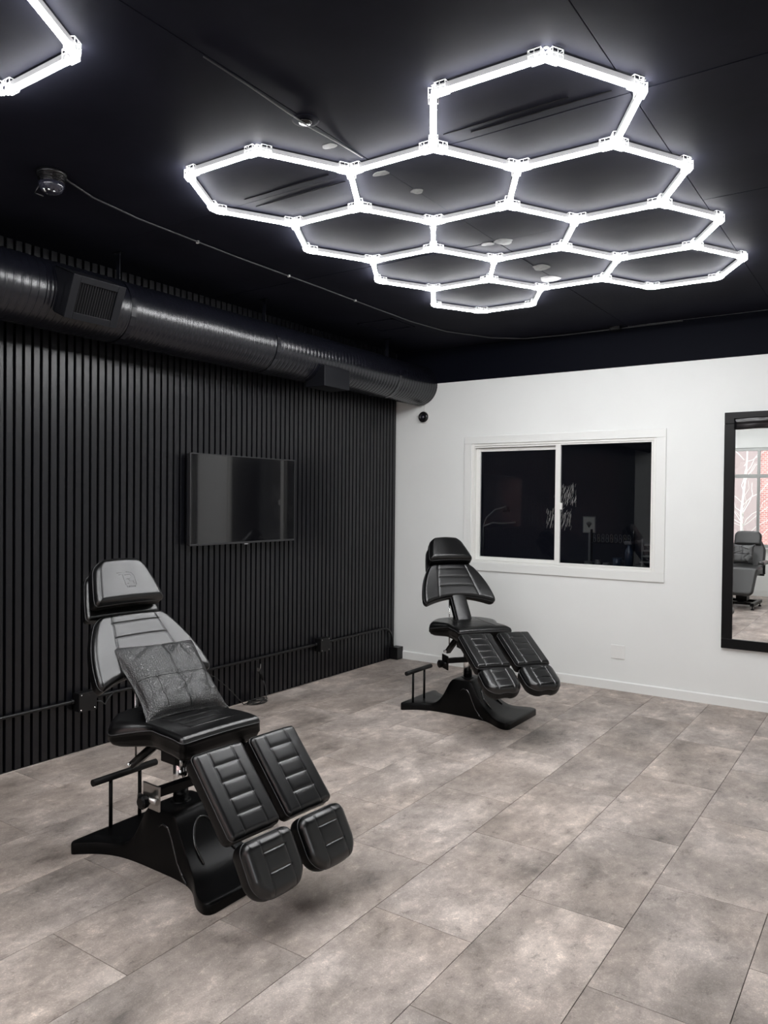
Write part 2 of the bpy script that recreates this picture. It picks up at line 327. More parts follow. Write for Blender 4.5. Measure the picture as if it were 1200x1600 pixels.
for x, y, rx, ry in ((-1.927, 2.41, 0.032, 0.024), (-1.835, 3.812, 0.05, 0.05), (-1.925, 3.80, 0.035, 0.03), (-1.847, 4.352, 0.05, 0.06), (-1.891, 4.60, 0.06, 0.075), (-1.871, 2.982, 0.03, 0.025), (-1.90, 2.735, 0.04, 0.02)):
    tag(blotch('bare_patch', x, y, rx, ry, M['bare'], ce), 'pale unpainted patch by a ceiling seam')
# scars along the seam under the large hexagon
for x0, x1, y, w in ((-1.40, -0.86, 2.615, 0.0045), (-2.60, -2.10, 2.62, 0.004), (-2.62, -2.08, 2.715, 0.003), (-1.50, -1.0, 2.575, 0.003)):
    poly = []; n = 16
    for k in range(n + 1): poly.append((x0 + (x1 - x0) * k / n, y + w * random.uniform(0.05, 1.3)))
    for k in range(n, -1, -1): poly.append((x0 + (x1 - x0) * k / n, y - w * random.uniform(0.0, 0.7)))
    MB().prism(poly, 0, 0.003).obj('scar', M['gap'], ce, Matrix.Translation((0, 0, ZC - 0.0018)))
h = MB()
for (a, b, c, d) in ((-3.66, -3.64, 4.95, 5.28), (-3.34, -3.32, 4.95, 5.28), (-3.66, -3.32, 4.95, 4.97), (-3.66, -3.32, 5.26, 5.28)): h.box(a, b, c, d, ZC - 0.006, ZC + 0.004)
tag(h.obj('hatch_frame', M['ceil'], ce), 'outline of a painted-over ceiling hatch')

# ---- sliding window in the white wall
w1 = thing('window_1', 'white two-pane sliding window with dark glass in the white wall', 'window', ((WX0 + WX1) / 2, YB, WZ0)); tag(w1, kind='structure')
T1 = Matrix.Translation((-(WX0 + WX1) / 2, -YB, -WZ0))
def w1p(name, boxes, m, par=None, bev=0.002):
    mb = MB()
    for b in boxes: mb.bevbox(*b, bev)
    return mb.obj(name, m, par or w1, T1 if par is None else None)
for nm, b in (('casing_board', (-3.335, -1.560, YB - 0.014, YB, WZ1, 2.102)), ('casing_board', (-3.335, -1.560, YB - 0.014, YB, 0.897, WZ0)), ('casing_board', (-3.335, WX0, YB - 0.014, YB, WZ0, WZ1)), ('casing_board', (WX1, -1.560, YB - 0.014, YB, WZ0, WZ1))): w1p(nm, [b], M['white_trim'])
w1p('window_frame', [(WX0, WX0 + 0.024, YB - 0.004, YB + 0.08, WZ0, WZ1), (WX1 - 0.024, WX1, YB - 0.004, YB + 0.08, WZ0, WZ1), (WX0 + 0.024, WX1 - 0.024, YB - 0.004, YB + 0.08, WZ1 - 0.02, WZ1), (WX0 + 0.024, WX1 - 0.024, YB - 0.004, YB + 0.08, WZ0, WZ0 + 0.02)], M['vinyl'])
def sash(x0, x1, z0, z1, ya, yb, st, label):
    s = w1p('sash', [(x0, x0 + st[0], ya, yb, z0, z1), (x1 - st[1], x1, ya, yb, z0, z1), (x0 + st[0], x1 - st[1], ya, yb, z1 - st[2], z1), (x0 + st[0], x1 - st[1], ya, yb, z0, z0 + st[3])], M['vinyl']); s['label'] = label
    MB().box(x0 + st[0], x1 - st[1], (ya + yb) / 2, (ya + yb) / 2 + 0.004, z0 + st[3], z1 - st[2]).obj('pane', M['pane'], s)
    return s
sl = sash(WX0 + 0.026, -2.450, WZ0 + 0.021, WZ1 - 0.038, YB + 0.034, YB + 0.062, (0.040, 0.03, 0.03, 0.030), 'left sash, set further back')
w1p('track', [(WX0 + 0.026, -2.47, YB + 0.004, YB + 0.012, WZ1 - 0.036, WZ1 - 0.022), (WX0 + 0.026, -2.47, YB + 0.024, YB + 0.030, WZ1 - 0.036, WZ1 - 0.022)], M['vinyl'], None, 0.001)
sr = sash(-2.470, WX1 - 0.026, WZ0 + 0.021, WZ1 - 0.021, YB + 0.002, YB + 0.030, (0.045, 0.014, 0.012, 0.014), 'right sash, nearer the room')
o = MB().bevbox(-2.428, -2.405, YB - 0.006, YB + 0.012, 1.455, 1.512, 0.003).obj('latch', M['vinyl'], w1, T1)
rs = MB()
for k in range(150):
    x = random.uniform(-2.425, -2.29); z = random.choice((random.uniform(1.50, 1.66), random.uniform(1.30, 1.45))); 
    if z < 1.5 and x > -2.33: continue
    a = random.gauss(0.22, 0.12); L = random.uniform(0.02, 0.06); q = []
    for t in range(5): q.append((x + a * L * (t / 4 - .5) + random.uniform(-.002, .002), YB + 0.0155, z + L * (t / 4 - .5)))
    rs.tube(q, random.uniform(0.0003, 0.0007), 4)
rs.obj('tape_residue', M['residue'], w1, T1)['label'] = 'scraggly white tape residue on the glass'
rs = MB()
for k in range(26):
    x = random.uniform(-2.565, -2.485); z = random.uniform(1.30, 1.45) if x < -2.5 else random.uniform(1.3, 1.58); L = random.uniform(0.02, 0.06)
    rs.tube([(x + 0.2 * L * (t / 3 - .5), YB + 0.0470, z + L * (t / 3 - .5)) for t in range(4)], random.uniform(0.0004, 0.0009), 4)
rs.obj('tape_residue', M['residue'], w1, T1)
# ---- dark room beyond that window
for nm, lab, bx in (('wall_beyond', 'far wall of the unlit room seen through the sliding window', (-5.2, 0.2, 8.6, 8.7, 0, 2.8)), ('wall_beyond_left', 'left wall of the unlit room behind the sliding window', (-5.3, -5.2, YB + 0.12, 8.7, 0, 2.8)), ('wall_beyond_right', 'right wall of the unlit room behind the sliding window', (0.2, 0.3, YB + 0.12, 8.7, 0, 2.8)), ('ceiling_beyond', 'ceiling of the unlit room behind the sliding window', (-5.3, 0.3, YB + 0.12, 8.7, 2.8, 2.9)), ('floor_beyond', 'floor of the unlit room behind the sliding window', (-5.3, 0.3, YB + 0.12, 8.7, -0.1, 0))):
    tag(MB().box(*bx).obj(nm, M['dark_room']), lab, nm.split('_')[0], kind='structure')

# ---- shop windows behind the camera (seen in the mirror)
w2 = thing('window_2', 'wide grey framed shop window seen in the mirror', 'window', ((FX0 + FX1) / 2, YF, FZ0)); tag(w2, kind='structure')
T2 = Matrix.Translation((-(FX0 + FX1) / 2, -YF, -FZ0))
mull = [FX0, -3.05, -2.04, -1.03, -0.02, FX1]
fr = MB().box(FX0, FX1, YF - 0.09, YF - 0.02, FZ0, FZ0 + 0.05).box(FX0, FX1, YF - 0.09, YF - 0.02, FZ1 - 0.05, FZ1)
fr.obj('window_frame', M['alu'], w2, T2)
MB().box(FX0, FX1, YF - 0.09, YF - 0.02, 1.95, 2.01).obj('transom', M['alu'], w2, T2)
for x in mull: MB().box(x - 0.02, x + 0.02, YF - 0.088, YF - 0.022, FZ0 + 0.05, FZ1 - 0.05).obj('mullion', M['alu'], w2, T2)
for a, b in zip(mull[:-1], mull[1:]):
    for z0, z1 in ((FZ0 + 0.05, 1.95), (2.01, FZ1 - 0.05)): MB().box(a + 0.02, b - 0.02, YF - 0.055, YF - 0.05, z0, z1).obj('pane', M['fpane'], w2, T2)
MB().bevbox(FX0 - 0.05, FX1 + 0.05, YF - 0.02, YF + 0.05, FZ0 - 0.03, FZ0, 0.004).obj('window_sill', M['white_trim'], w2, T2)

# ================================================================== HEXAGON LIGHTS
EA, HTH = 0.4034, 0.0116
LZ = ZC - 0.036            # underside of the lens
def hex_light(label, centres, origin, loc):
    root = thing('hexagon_light', label, 'light', loc)
    verts = {}; edges = set()
    def key(p): return (round(p[0], 2), round(p[1], 2))
    for (u, v) in centres:
        cx, cy = 1.5 * EA * u, math.sqrt(3) * EA * v; ring = []
        for k in range(6):
            a = PI / 3 * k; p = (cx + EA * math.cos(a), cy + EA * math.sin(a)); kk = next((q for q in verts if math.hypot(verts[q][0] - p[0], verts[q][1] - p[1]) < 0.05), None)
            if kk is None: kk = len(verts); verts[kk] = p
            ring.append(kk)
        for k in range(6): edges.add(tuple(sorted((ring[k], ring[(k + 1) % 6]))))
    c, s = math.cos(HTH), math.sin(HTH)
    W = {k: (origin[0] + c * p[0] - s * p[1] - loc[0], origin[1] + s * p[0] + c * p[1] - loc[1]) for k, p in verts.items()}
    if 'bar' not in CUSH:
        L = EA - 0.024
        CUSH['bar'] = MB().prism([(-0.0085, 0.0105), (-0.0092, 0.028), (-0.006, 0.031), (0.006, 0.031), (0.0092, 0.028), (0.0085, 0.0105)], -L / 2, L / 2, frame((0, 0, 0), (0, 1, 0), (0, 0, 1), (1, 0, 0))).mesh('light_bar', M['side'])
        CUSH['lens'] = MB().prism([(-0.0080, 0.0105), (0.0080, 0.0105), (0.0112, 0.0035), (0.0098, 0.0006), (0.006, 0.0), (-0.006, 0.0), (-0.0098, 0.0006), (-0.0112, 0.0035)], -L / 2 - 0.010, L / 2 + 0.010, frame((0, 0, 0), (0, 1, 0), (0, 0, 1), (1, 0, 0))).mesh('lens', M['lens'])
        mb = MB()     # one arm of a clear connector: the bright edges of a small acrylic sleeve
        e = 0.0012
        for yy in (-0.0175, 0.0175):
            for zz in (0.001, 0.018, 0.0345): mb.box(0.010, 0.054, yy - e, yy + e, zz - e, zz + e)
            for xx in (0.012, 0.033, 0.054): mb.box(xx - e, xx + e, yy - e, yy + e, 0.001, 0.0345)
        for xx in (0.012, 0.054):
            for zz in (0.001, 0.0345): mb.box(xx - e, xx + e, -0.0175, 0.0175, zz - e, zz + e)
        CUSH['arm'] = mb
    nb = {k: [] for k in W}
    for a, b in sorted(edges):
        p, q = W[a], W[b]; ang = math.atan2(q[1] - p[1], q[0] - p[0]); nb[a].append(ang); nb[b].append(ang + PI)
        mx = Matrix.Translation(((p[0] + q[0]) / 2, (p[1] + q[1]) / 2, LZ - loc[2])) @ Matrix.Rotation(ang, 4, 'Z')
        o = link('light_bar', CUSH['bar'], root, mx); link('lens', CUSH['lens'], o)
    for k, angs in nb.items():
        mb = MB()
        for a in angs:
            R = Matrix.Rotation(a, 3, 'Z'); mb.add([tuple(R @ Vector(v)) for v in CUSH['arm'].v], CUSH['arm'].f)
        mb.lathe([(0.004, 0.034), (0.010, 0.036)], n=10)
        mb.obj('connector', M['acrylic'], root, Matrix.Translation((W[k][0], W[k][1], LZ - loc[2])))
    return root
hex_light('honeycomb of eleven white LED hexagons on the black ceiling', [(0, 0), (-2, 0), (-1, .5), (0, 1), (-2, 1), (-1, 1.5), (0, 2), (-2, 2), (-1, 2.5), (0, 3), (-2, 3)], (-1.156, 2.6056), (-1.156, 2.6056, ZC))
hex_light('second LED honeycomb, one corner showing at the top left', [(0, 0), (-1, -.5), (1, -.5), (0, -1), (-1, -1.5), (1, -1.5), (0, -2)], (-2.365, 1.096), (-2.365, 1.096, ZC))

# ================================================================== DUCT
DX, DZ, DR = -3.81, 2.596, 0.179
dt = thing('air_duct', 'round black ridged air duct running along the slatted wall under the ceiling', 'duct', (DX, YB, DZ))
def duct_mesh(y0, y1, n=44, pitch=0.042, per=9):
    ny = int((y1 - y0) / pitch * per); ys = np.linspace(y0, y1, ny); th = np.linspace(0, 2 * PI, n, endpoint=False)
    Yg, Tg = np.meshgrid(ys, th, indexing='ij'); ph = ((Yg / pitch - Tg / (2 * PI)) % 1.0) - 0.5
    R = DR + 0.0042 * gauss(ph, 0.085) - 0.0030 * gauss(ph - 0.17, 0.07) + 0.0010 * np.sin(Yg * 9 + 2 * Tg) 
    V = np.stack([R * np.cos(Tg), Yg, R * np.sin(Tg)], -1).reshape(-1, 3); idx = np.arange(ny * n).reshape(ny, n); nx = np.roll(idx, -1, 1)
    F = np.stack([idx[:-1], nx[:-1], nx[1:], idx[1:]], -1).reshape(-1, 4)
    mb = MB(); mb.v = [tuple(p) for p in V.tolist()]; mb.f = [tuple(q) for q in F.tolist()]; mb.s = [True] * len(mb.f); return mb
duct_mesh(YF - YB + 0.01, -0.004).obj('duct_pipe', M['duct'], dt)
# air register on the side of the duct, tilted down
q = math.radians(23)
nrm = Vector((math.cos(q), 0, -math.sin(q))); up = Vector((math.sin(q), 0, math.cos(q)))
RB = frame(Vector((-3.545, 2.478, 2.548)) - Vector((DX, YB, DZ)), (0, 1, 0), up, nrm)     # x along the duct, y up the face, z out
vb = MB(); hw_, hh_ = 0.156, 0.112
for (a, b, c, d) in ((-hw_, -hw_ + 0.004, -hh_, hh_), (hw_ - 0.004, hw_, -hh_, hh_), (-hw_, hw_, -hh_, -hh_ + 0.004), (-hw_, hw_, hh_ - 0.004, hh_)): vb.box(a, b, c, d, -0.17, -0.002)
vb.box(-hw_, hw_, -hh_, hh_, -0.05, -0.046)
vbx = vb.obj('vent_box', M['vent'], dt, RB)
vf = MB()
for (a, b, c, d) in ((-0.157, -0.112, -0.113, 0.113), (0.112, 0.157, -0.113, 0.113), (-0.112, 0.112, -0.113, -0.078), (-0.112, 0.112, 0.078, 0.113)): vf.bevbox(a, b, c, d, -0.002, 0.008, 0.002)
vf.obj('vent_frame', M['vent'], vbx)
lm = MB().box(-0.0012, 0.0012, -0.078, 0.078, -0.012, 0.002, Matrix.Rotation(math.radians(20), 4, 'Y')).mesh('louver', M['louver'])
for k in range(15): link('louver', lm, vbx, Matrix.Translation((-0.105 + k * 0.015, 0, 0)))
lm2 = MB().box(-0.112, 0.112, -0.0008, 0.0008, -0.028, -0.014).mesh('rear_louver', M['louver'])
for k in range(11): link('rear_louver', lm2, vbx, Matrix.Translation((0, -0.07 + k * 0.014, 0)))
# second box further along
b2 = MB().bevbox(4.475 - YB, 4.785 - YB, -0.225, -0.07, 0.02, 0.205, 0.003, Matrix(((0, 0, 1, 0), (1, 0, 0, 0), (0, 1, 0, 0), (0, 0, 0, 1))))
b2.obj('vent_box', M['vent'], dt)['label'] = 'plain closed box on the underside of the duct'
for yy in (2.79, 4.0, 5.55):
    st = MB(); n = 22; R1 = DR + 0.0045
    for k in range(n): 
        a0, a1 = 2 * PI * k / n, 2 * PI * (k + 1) / n
        st.add([(R1 * math.cos(a0), yy - YB - 0.016, R1 * math.sin(a0)), (R1 * math.cos(a0), yy - YB + 0.016, R1 * math.sin(a0)), (R1 * math.cos(a1), yy - YB + 0.016, R1 * math.sin(a1)), (R1 * math.cos(a1), yy - YB - 0.016, R1 * math.sin(a1))], [(0, 1, 2, 3)])
    st.box(0.02, 0.05, yy - YB - 0.0015, yy - YB + 0.0015, DR - 0.01, ZC - DZ - 0.001).box(0.0, 0.07, yy - YB - 0.014, yy - YB + 0.014, ZC - DZ - 0.004, ZC - DZ - 0.0005)
    st.obj('hanger_strap', M['duct'], dt)

# ================================================================== THINGS ON THE WALLS AND CEILING
tv = thing('television', 'flat black wall-mounted television on the slatted wall', 'television', (XL, 4.068, 1.195))
MB().bevbox(0.035, 0.066, -0.534, 0.534, 0.002, 0.632, 0.004).obj('tv_body', M['tv'], tv)
MB().box(0.0665, 0.0685, -0.529, 0.529, 0.014, 0.627).obj('screen', M['screen'], tv)
bz = MB()
for (a, b, c, d) in ((-0.536, 0.536, 0.0, 0.013), (-0.536, 0.536, 0.627, 0.634), (-0.536, -0.529, 0.013, 0.627), (0.529, 0.536, 0.013, 0.627)): bz.bevbox(0.060, 0.0705, a, b, c, d, 0.001)
bz.obj('bezel', M['tv_edge'], tv)
lg = MB().bevbox(0.058, 0.071, -0.026, 0.026, -0.011, 0.002, 0.002).obj('logo_tab', M['tv_edge'], tv)
lt = MB()
for k in range(7): lt.box(0.0711, 0.0714, -0.0175 + k * 0.005, -0.0142 + k * 0.005, -0.007, -0.002)
lt.obj('logo_lettering', M['mark'], lg)
MB().bevbox(0.0, 0.036, -0.16, 0.16, 0.20, 0.46, 0.003).obj('wall_bracket', M['tv'], tv)

mr = thing('wall_mirror', 'tall mirror in a wide flat black frame at the right edge', 'mirror', (-0.70, YB, 0.441))
mx0, mx1, mz0, mz1 = -0.436, 0.46, 0.0, 1.756
for nm, (a, b, c, d) in (('frame_rail', (mx0, mx1, mz0, 0.072)), ('frame_rail', (mx0, mx1, mz1 - 0.084, mz1)), ('frame_stile', (mx0, mx0 + 0.074, 0.072, mz1 - 0.084)), ('frame_stile', (mx1 - 0.074, mx1, 0.072, mz1 - 0.084))): MB().bevbox(a, b, -0.032, -0.001, c, d, 0.003).obj(nm, M['black_frame'], mr)
MB().box(mx0 + 0.07, mx1 - 0.07, -0.020, -0.016, 0.068, mz1 - 0.08).obj('mirror_glass', M['mirror'], mr)
fw = []; nX, nZ = 40, 10
for j in range(nZ + 1):
    for i in range(nX + 1):
        x = mx0 + 0.066 + (mx1 - mx0 - 0.132) * i / nX; z = mz1 - 0.126 + 0.082 * j / nZ
        fw.append((x, -0.035 - 0.006 * abs(math.sin(6 * x + 9 * z + 2 * math.sin(17 * x))) * math.sin(PI * j / nZ) - 0.004 * (j > 5), z - 0.02 * x * 0 + 0.002 * math.sin(23 * x)))
ff = [(j * (nX + 1) + i, j * (nX + 1) + i + 1, (j + 1) * (nX + 1) + i + 1, (j + 1) * (nX + 1) + i) for j in range(nZ) for i in range(nX)]
fm = MB().add(fw, ff, True).obj('film_strip', M['film'], mr); fm['label'] = 'strip of crinkled glossy black film along the top of the frame'
sd = fm.modifiers.new('s', 'SOLIDIFY'); sd.thickness = 0.001

cmr = thing('security_camera', 'small round black camera below the end of the duct on the white wall', 'camera', (-3.773, YB, 2.305))
MB().lathe([(0.060, 0.0), (0.060, -0.006), (0.054, -0.012)], axis='Y', n=32).obj('mount_ring', M['camw'], cmr)
MB().lathe([(0.050, -0.010), (0.051, -0.022), (0.046, -0.032), (0.030, -0.036), (0.028, -0.032), (0.0, -0.032)], axis='Y', n=32).obj('camera_body', M['camb'], cmr)
MB().lathe([(0.020, -0.033), (0.018, -0.037), (0.0, -0.040)], axis='Y', n=24).obj('lens', M['lensg'], cmr)
MB().tube([(-0.002, -0.006, 0.055), (0.004, -0.006, 0.09), (0.010, -0.006, 0.103), (-0.004, -0.006, 0.108)], 0.003, 8).obj('cable', M['camw'], cmr)

wp = thing('blank_plate', 'square white blank cover plate low on the white wall', 'wall plate', (-1.915, YB, 0.311))
MB().bevbox(-0.057, 0.057, -0.007, 0, -0.056, 0.056, 0.003).obj('plate', M['plate'], wp)
for z in (-0.03, 0.03): MB().lathe([(0.0035, -0.007), (0.003, -0.0085), (0.0, -0.0088)], (0, 0, z), 'Y', 10).obj('screw', M['plate'], wp)

dm = thing('dome_camera', 'black dome camera with a ribbed collar on the ceiling at the left', 'camera', (-3.095, 1.945, ZC))
MB().lathe([(0.062, -0.001), (0.064, -0.012), (0.058, -0.020)], n=28).obj('ceiling_base', M['camb'], dm)
hb = MB()
for k in range(6): hb.lathe([(0.056 - 0.0005 * k, -0.019 - k * 0.006), (0.060 - 0.002 * k, -0.022 - k * 0.006), (0.056 - 0.0005 * k, -0.0245 - k * 0.006)], n=28)
hb.obj('ribbed_collar', M['camb'], dm)
MB().lathe([(0.054, -0.05), (0.052, -0.066), (0.040, -0.084), (0.022, -0.094), (0.0, -0.097)], n=28).obj('dome', M['lensg'], dm)
ir = MB()
for dx, dy in ((-.014, -.012), (.014, -.012), (-.014, .012), (.014, .012), (0.0, -.026)): ir.lathe([(0.006, -0.088), (0.005, -0.096), (0.0, -0.098)], (dx + 0.012, dy - 0.018, 0.004), n=10)
ir.obj('led_cluster', M['chrome'], dm)
MB().tube([(-0.05, 0, -0.03), (-0.085, -0.01, -0.045), (-0.095, -0.02, -0.075), (-0.05, -0.01, -0.095)], 0.003, 6).obj('wire_guard', M['camb'], dm)

cw = MB().tube([(-3.095, 2.01, ZC - 0.006), (-3.17, 2.20, ZC - 0.008), (-3.22, 2.5, ZC - 0.006), (-3.235, 3.2, ZC - 0.009), (-3.235, 3.9, ZC - 0.006), (-3.235, 4.6, ZC - 0.009), (-3.24, 5.1, ZC - 0.006), (-3.18, 5.55, ZC - 0.006), (-2.98, 5.95, ZC - 0.007), (-2.75, 6.13, ZC - 0.009), (-2.4, 6.165, ZC - 0.011), (-2.0, 6.166, ZC - 0.011), (-1.45, 6.166, ZC - 0.010)], 0.0045, 6).obj('ceiling_cable', M['wire'])
tag(cw, 'thin grey cable stapled across the black ceiling from the dome camera', 'cable')
for yy in (2.9, 3.65, 4.35): MB().bevbox(-3.243, -3.226, yy - 0.005, yy + 0.005, ZC - 0.014, ZC - 0.0005, 0.001).obj('cable_clip', M['camw'], cw)
jb = thing('ceiling_junction_box', 'small black junction box where the white wall meets the ceiling', 'junction box', (-1.955, 6.13, ZC))
MB().bevbox(-0.04, 0.04, -0.03, 0.03, -0.032, -0.0005, 0.003).obj('box_body', M['camb'], jb)
MB().bevbox(-0.045, 0.045, -0.034, 0.034, -0.036, -0.031, 0.002).obj('cover', M['camb'], jb)
sc = thing('ceiling_wire', 'cut black wires poking from a hole at the ceiling seam', 'wire', (-1.875, 2.20, ZC))
MB().lathe([(0.052, -0.0002), (0.045, -0.0012), (0.03, -0.002)], n=20).obj('hole_plate', M['ceil'], sc)
MB().lathe([(0.026, -0.004), (0.024, -0.010), (0.0, -0.011)], n=16).obj('hole_plug', M['camb'], sc)
MB().tube([(0, -0.5, -0.004), (0.003, -0.3, -0.007), (-0.002, -0.1, -0.010), (0.0, 0.03, -0.014), (0.0, 0.2, -0.005), (0.002, 0.36, -0.004)], 0.0025, 6).obj('loose_wire', M['wire'], sc)

# conduit along the slatted wall
cx_ = XL + 0.022
cn = thing('electrical_conduit', 'black pipe conduit with boxes running low along the slatted wall', 'conduit', (XL + 0.002, 5.0, 0.313))
pts = [(0.022, -6.5, 0)] + [(0.022, y, 0) for y in (-5, -3, -1, 0.5, 0.93)]
for k in range(1, 9): a = PI / 2 * k / 8; pts.append((0.022, 0.93 + 0.16 * math.sin(a), -0.16 * (1 - math.cos(a))))
pts.append((0.022, 1.09, -0.20))
MB().tube(pts, 0.0105, 12).obj('pipe', M['conduit'], cn)
for yy in (-2.24, 0.01):
    b = MB().bevbox(0.0, 0.062, yy - 0.058, yy + 0.058, -0.062, 0.048, 0.004).obj('junction_box', M['conduit'], cn)
    MB().bevbox(0.062, 0.067, yy - 0.060, yy + 0.060, -0.064, 0.050, 0.002).obj('box_cover', M['conduit'], b)
    for s1 in (-1, 1):
        for s2 in (-1, 1): MB().lathe([(0.005, 0.067), (0.004, 0.0695), (0.0, 0.070)], (0, yy + s1 * 0.045, -0.007 + s2 * 0.044), 'X', 8).obj('screw', M['chrome'], b)
    for s1 in (-1, 1): MB().lathe([(0.014, s1 * 0.058), (0.014, s1 * 0.085)], (0.022, yy, 0), 'Y', 12).obj('coupling', M['conduit'], b)
    if yy < -1: MB().tube([(0.05, yy + 0.06, -0.02), (0.06, yy + 0.09, -0.025), (0.06, yy + 0.12, -0.05), (0.05, yy + 0.15, -0.02), (0.03, yy + 0.2, 0.0)], 0.005, 6).obj('pigtail', M['cord'], b)
fb = MB().bevbox(0.0, 0.085, 1.08, 1.18, -0.312, -0.196, 0.004).obj('floor_box', M['conduit'], cn)
for yy in (-1.26, 0.5, -4.0): MB().bevbox(0.0, 0.034, yy - 0.008, yy + 0.008, -0.014, 0.014, 0.002).obj('pipe_clip', M['conduit'], cn)

ec = thing('coiled_cord', 'thin black cord coiled on the floor by the slatted wall, plug sticking up', 'cord', (-3.975, 4.14, 0))
pts = [(-0.06, -0.48, 0.302), (-0.045, -0.43, 0.296), (-0.04, -0.36, 0.262), (-0.03, -0.25, 0.17), (-0.02, -0.15, 0.07), (-0.02, -0.09, 0.012)]
for k in range(64):
    a = k * 2 * PI / 16 + PI * 1.2; r = 0.062 + 0.013 * math.sin(k * 0.9) ; pts.append((r * 0.75 * math.cos(a), 0.03 + r * 1.25 * math.sin(a), 0.006 + 0.0056 * (k // 16) + 0.002 * math.sin(k)))
pts += [(0.01, 0.12, 0.012), (-0.02, 0.15, 0.03), (-0.035, 0.155, 0.09), (-0.04, 0.135, 0.15)]
cdm = MB().tube(pts, 0.0035, 6).obj('cord', M['cord'], ec)
pl = MB().tube([(-0.04, 0.135, 0.145), (-0.042, 0.125, 0.165), (-0.045, 0.11, 0.20), (-0.047, 0.10, 0.222)], [0.005, 0.011, 0.012, 0.008], 10).obj('plug', M['rubber'], ec)
pr = MB()
for d in (-0.006, 0.006): pr.box(-0.0505 + d, -0.0475 + d, 0.086, 0.090, 0.218, 0.245)
pr.tube([(-0.047, 0.10, 0.222), (-0.05, 0.115, 0.245), (-0.052, 0.118, 0.27)], 0.003, 6); pr.obj('prong', M['steel'], pl)

# ================================================================== TATTOO CHAIRS
def lin(a, b): return lambda s: np.interp(s, a, b)
def bez_w(L, pts):
    xs = np.array([p[0] for p in pts]); ws = np.array([p[1] for p in pts])
    def f(s):      # smooth monotone-ish interpolation (cosine eased between knots)
        s = np.asarray(s, float); i = np.clip(np.searchsorted(xs, s) - 1, 0, len(xs) - 2); t = np.clip((s - xs[i]) / (xs[i + 1] - xs[i]), 0, 1); t = (t * 0.35 + 0.65 * (1 - np.cos(PI * t)) / 2)
        return ws[i] * (1 - t) + ws[i + 1] * t
    return f
CALF = dict(key='calf', args=dict(L=0.340, T=0.085, hw=lin([0, 0.34], [0.120, 0.120]), r=0.022, rc=(0.022, 0.022), nu=100, nv=150, crown=0.004, rb=0.028,
    relief=seams([(lambda y: -0.055 + 0 * y, -1, 1), (lambda y: 0.055 + 0 * y, -1, 1)], [(yy, -0.055, 0.055) for yy in (0.070, 0.135, 0.200, 0.262)])))
FOOT = dict(key='foot', args=dict(L=0.205, T=0.095, hw=lin([0, 0.205], [0.120, 0.120]), r=0.034, rc=(0.042, 0.080), nu=100, nv=110, crown=0.008, rb=0.026,
    relief=seams([(lambda y: -0.052 + 0 * y, -1, 1), (lambda y: 0.052 + 0 * y, -1, 1)], [(yy, -0.052, 0.052) for yy in (0.055, 0.125)])))
def wing_warp(X, Y, Z):
    t = 1 - Y / 0.285; return X, Y - 0.066 * np.clip(t, 0, 1) ** 2 * (np.abs(X) / 0.27) ** 2, Z + 0.020 * (np.abs(X) / 0.27) ** 2 * np.clip(t, 0, 1)
WING = dict(key='wing', args=dict(L=0.285, T=0.085, hw=lambda s: 0.164 + 0.124 * (1 - (np.asarray(s) / 0.285) ** 1.65), r=0.024, rc=(0.034, 0.045), nu=150, nv=130, crown=0.006, rb=0.03, warp=wing_warp,
    relief=seams([(lambda y: -0.105 - 0.06 * (1 - y / 0.285), -1, 1), (lambda y: 0.105 + 0.06 * (1 - y / 0.285), -1, 1)], [(yy, -0.115 - 0.04 * (1 - yy / 0.285), 0.115 + 0.04 * (1 - yy / 0.285)) for yy in (0.09, 0.165, 0.235)])))
STEM = dict(key='stem', args=dict(L=0.235, T=0.06, hw=lin([0, 0.235], [0.062, 0.060]), r=0.018, rc=(0.012, 0.006), nu=50, nv=60, crown=0.004))
HEAD = dict(key='head', args=dict(L=0.222, T=0.088, hw=lambda s: 0.176 - 0.056 * (np.asarray(s) / 0.222) ** 1.3, r=0.032, rc=(0.020, 0.065), nu=90, nv=80, crown=0.010))
SLAB = dict(key='slab', args=dict(L=0.235, T=0.055, hw=lambda s: 0.188 - 0.062 * (np.asarray(s) / 0.235) ** 1.3, r=0.018, rc=(0.020, 0.060), nu=70, nv=60, crown=0.004))
SL = 0.515
def seat_warp(X, Y, Z):
    rear = np.clip((0.24 - Y) / 0.24, 0, 1); return X, Y, Z - 0.018 * rear * (np.abs(X) / 0.26) ** 2.5 + 0.006 * rear - 0.010 * np.clip((Y - 0.42) / 0.095, 0, 1) ** 2
SEAT = dict(key='seat', args=dict(L=SL, T=0.098, hw=bez_w(SL, [(0, 0.215), (0.13, 0.268), (0.30, 0.192), (0.40, 0.201), (SL, 0.204)]), r=lambda y: 0.020 + 0.028 * np.clip((0.30 - y) / 0.16, 0, 1), rc=(0.105, 0.022), nu=120, nv=150, crown=0.004, rb=0.036, warp=seat_warp,
    relief=seams([(lambda y: -0.105 + 0 * y, 0.10, 0.44), (lambda y: 0.105 + 0 * y, 0.10, 0.44)], [(yy, -0.105, 0.105) for yy in (0.25, 0.315, 0.38, 0.44)])))

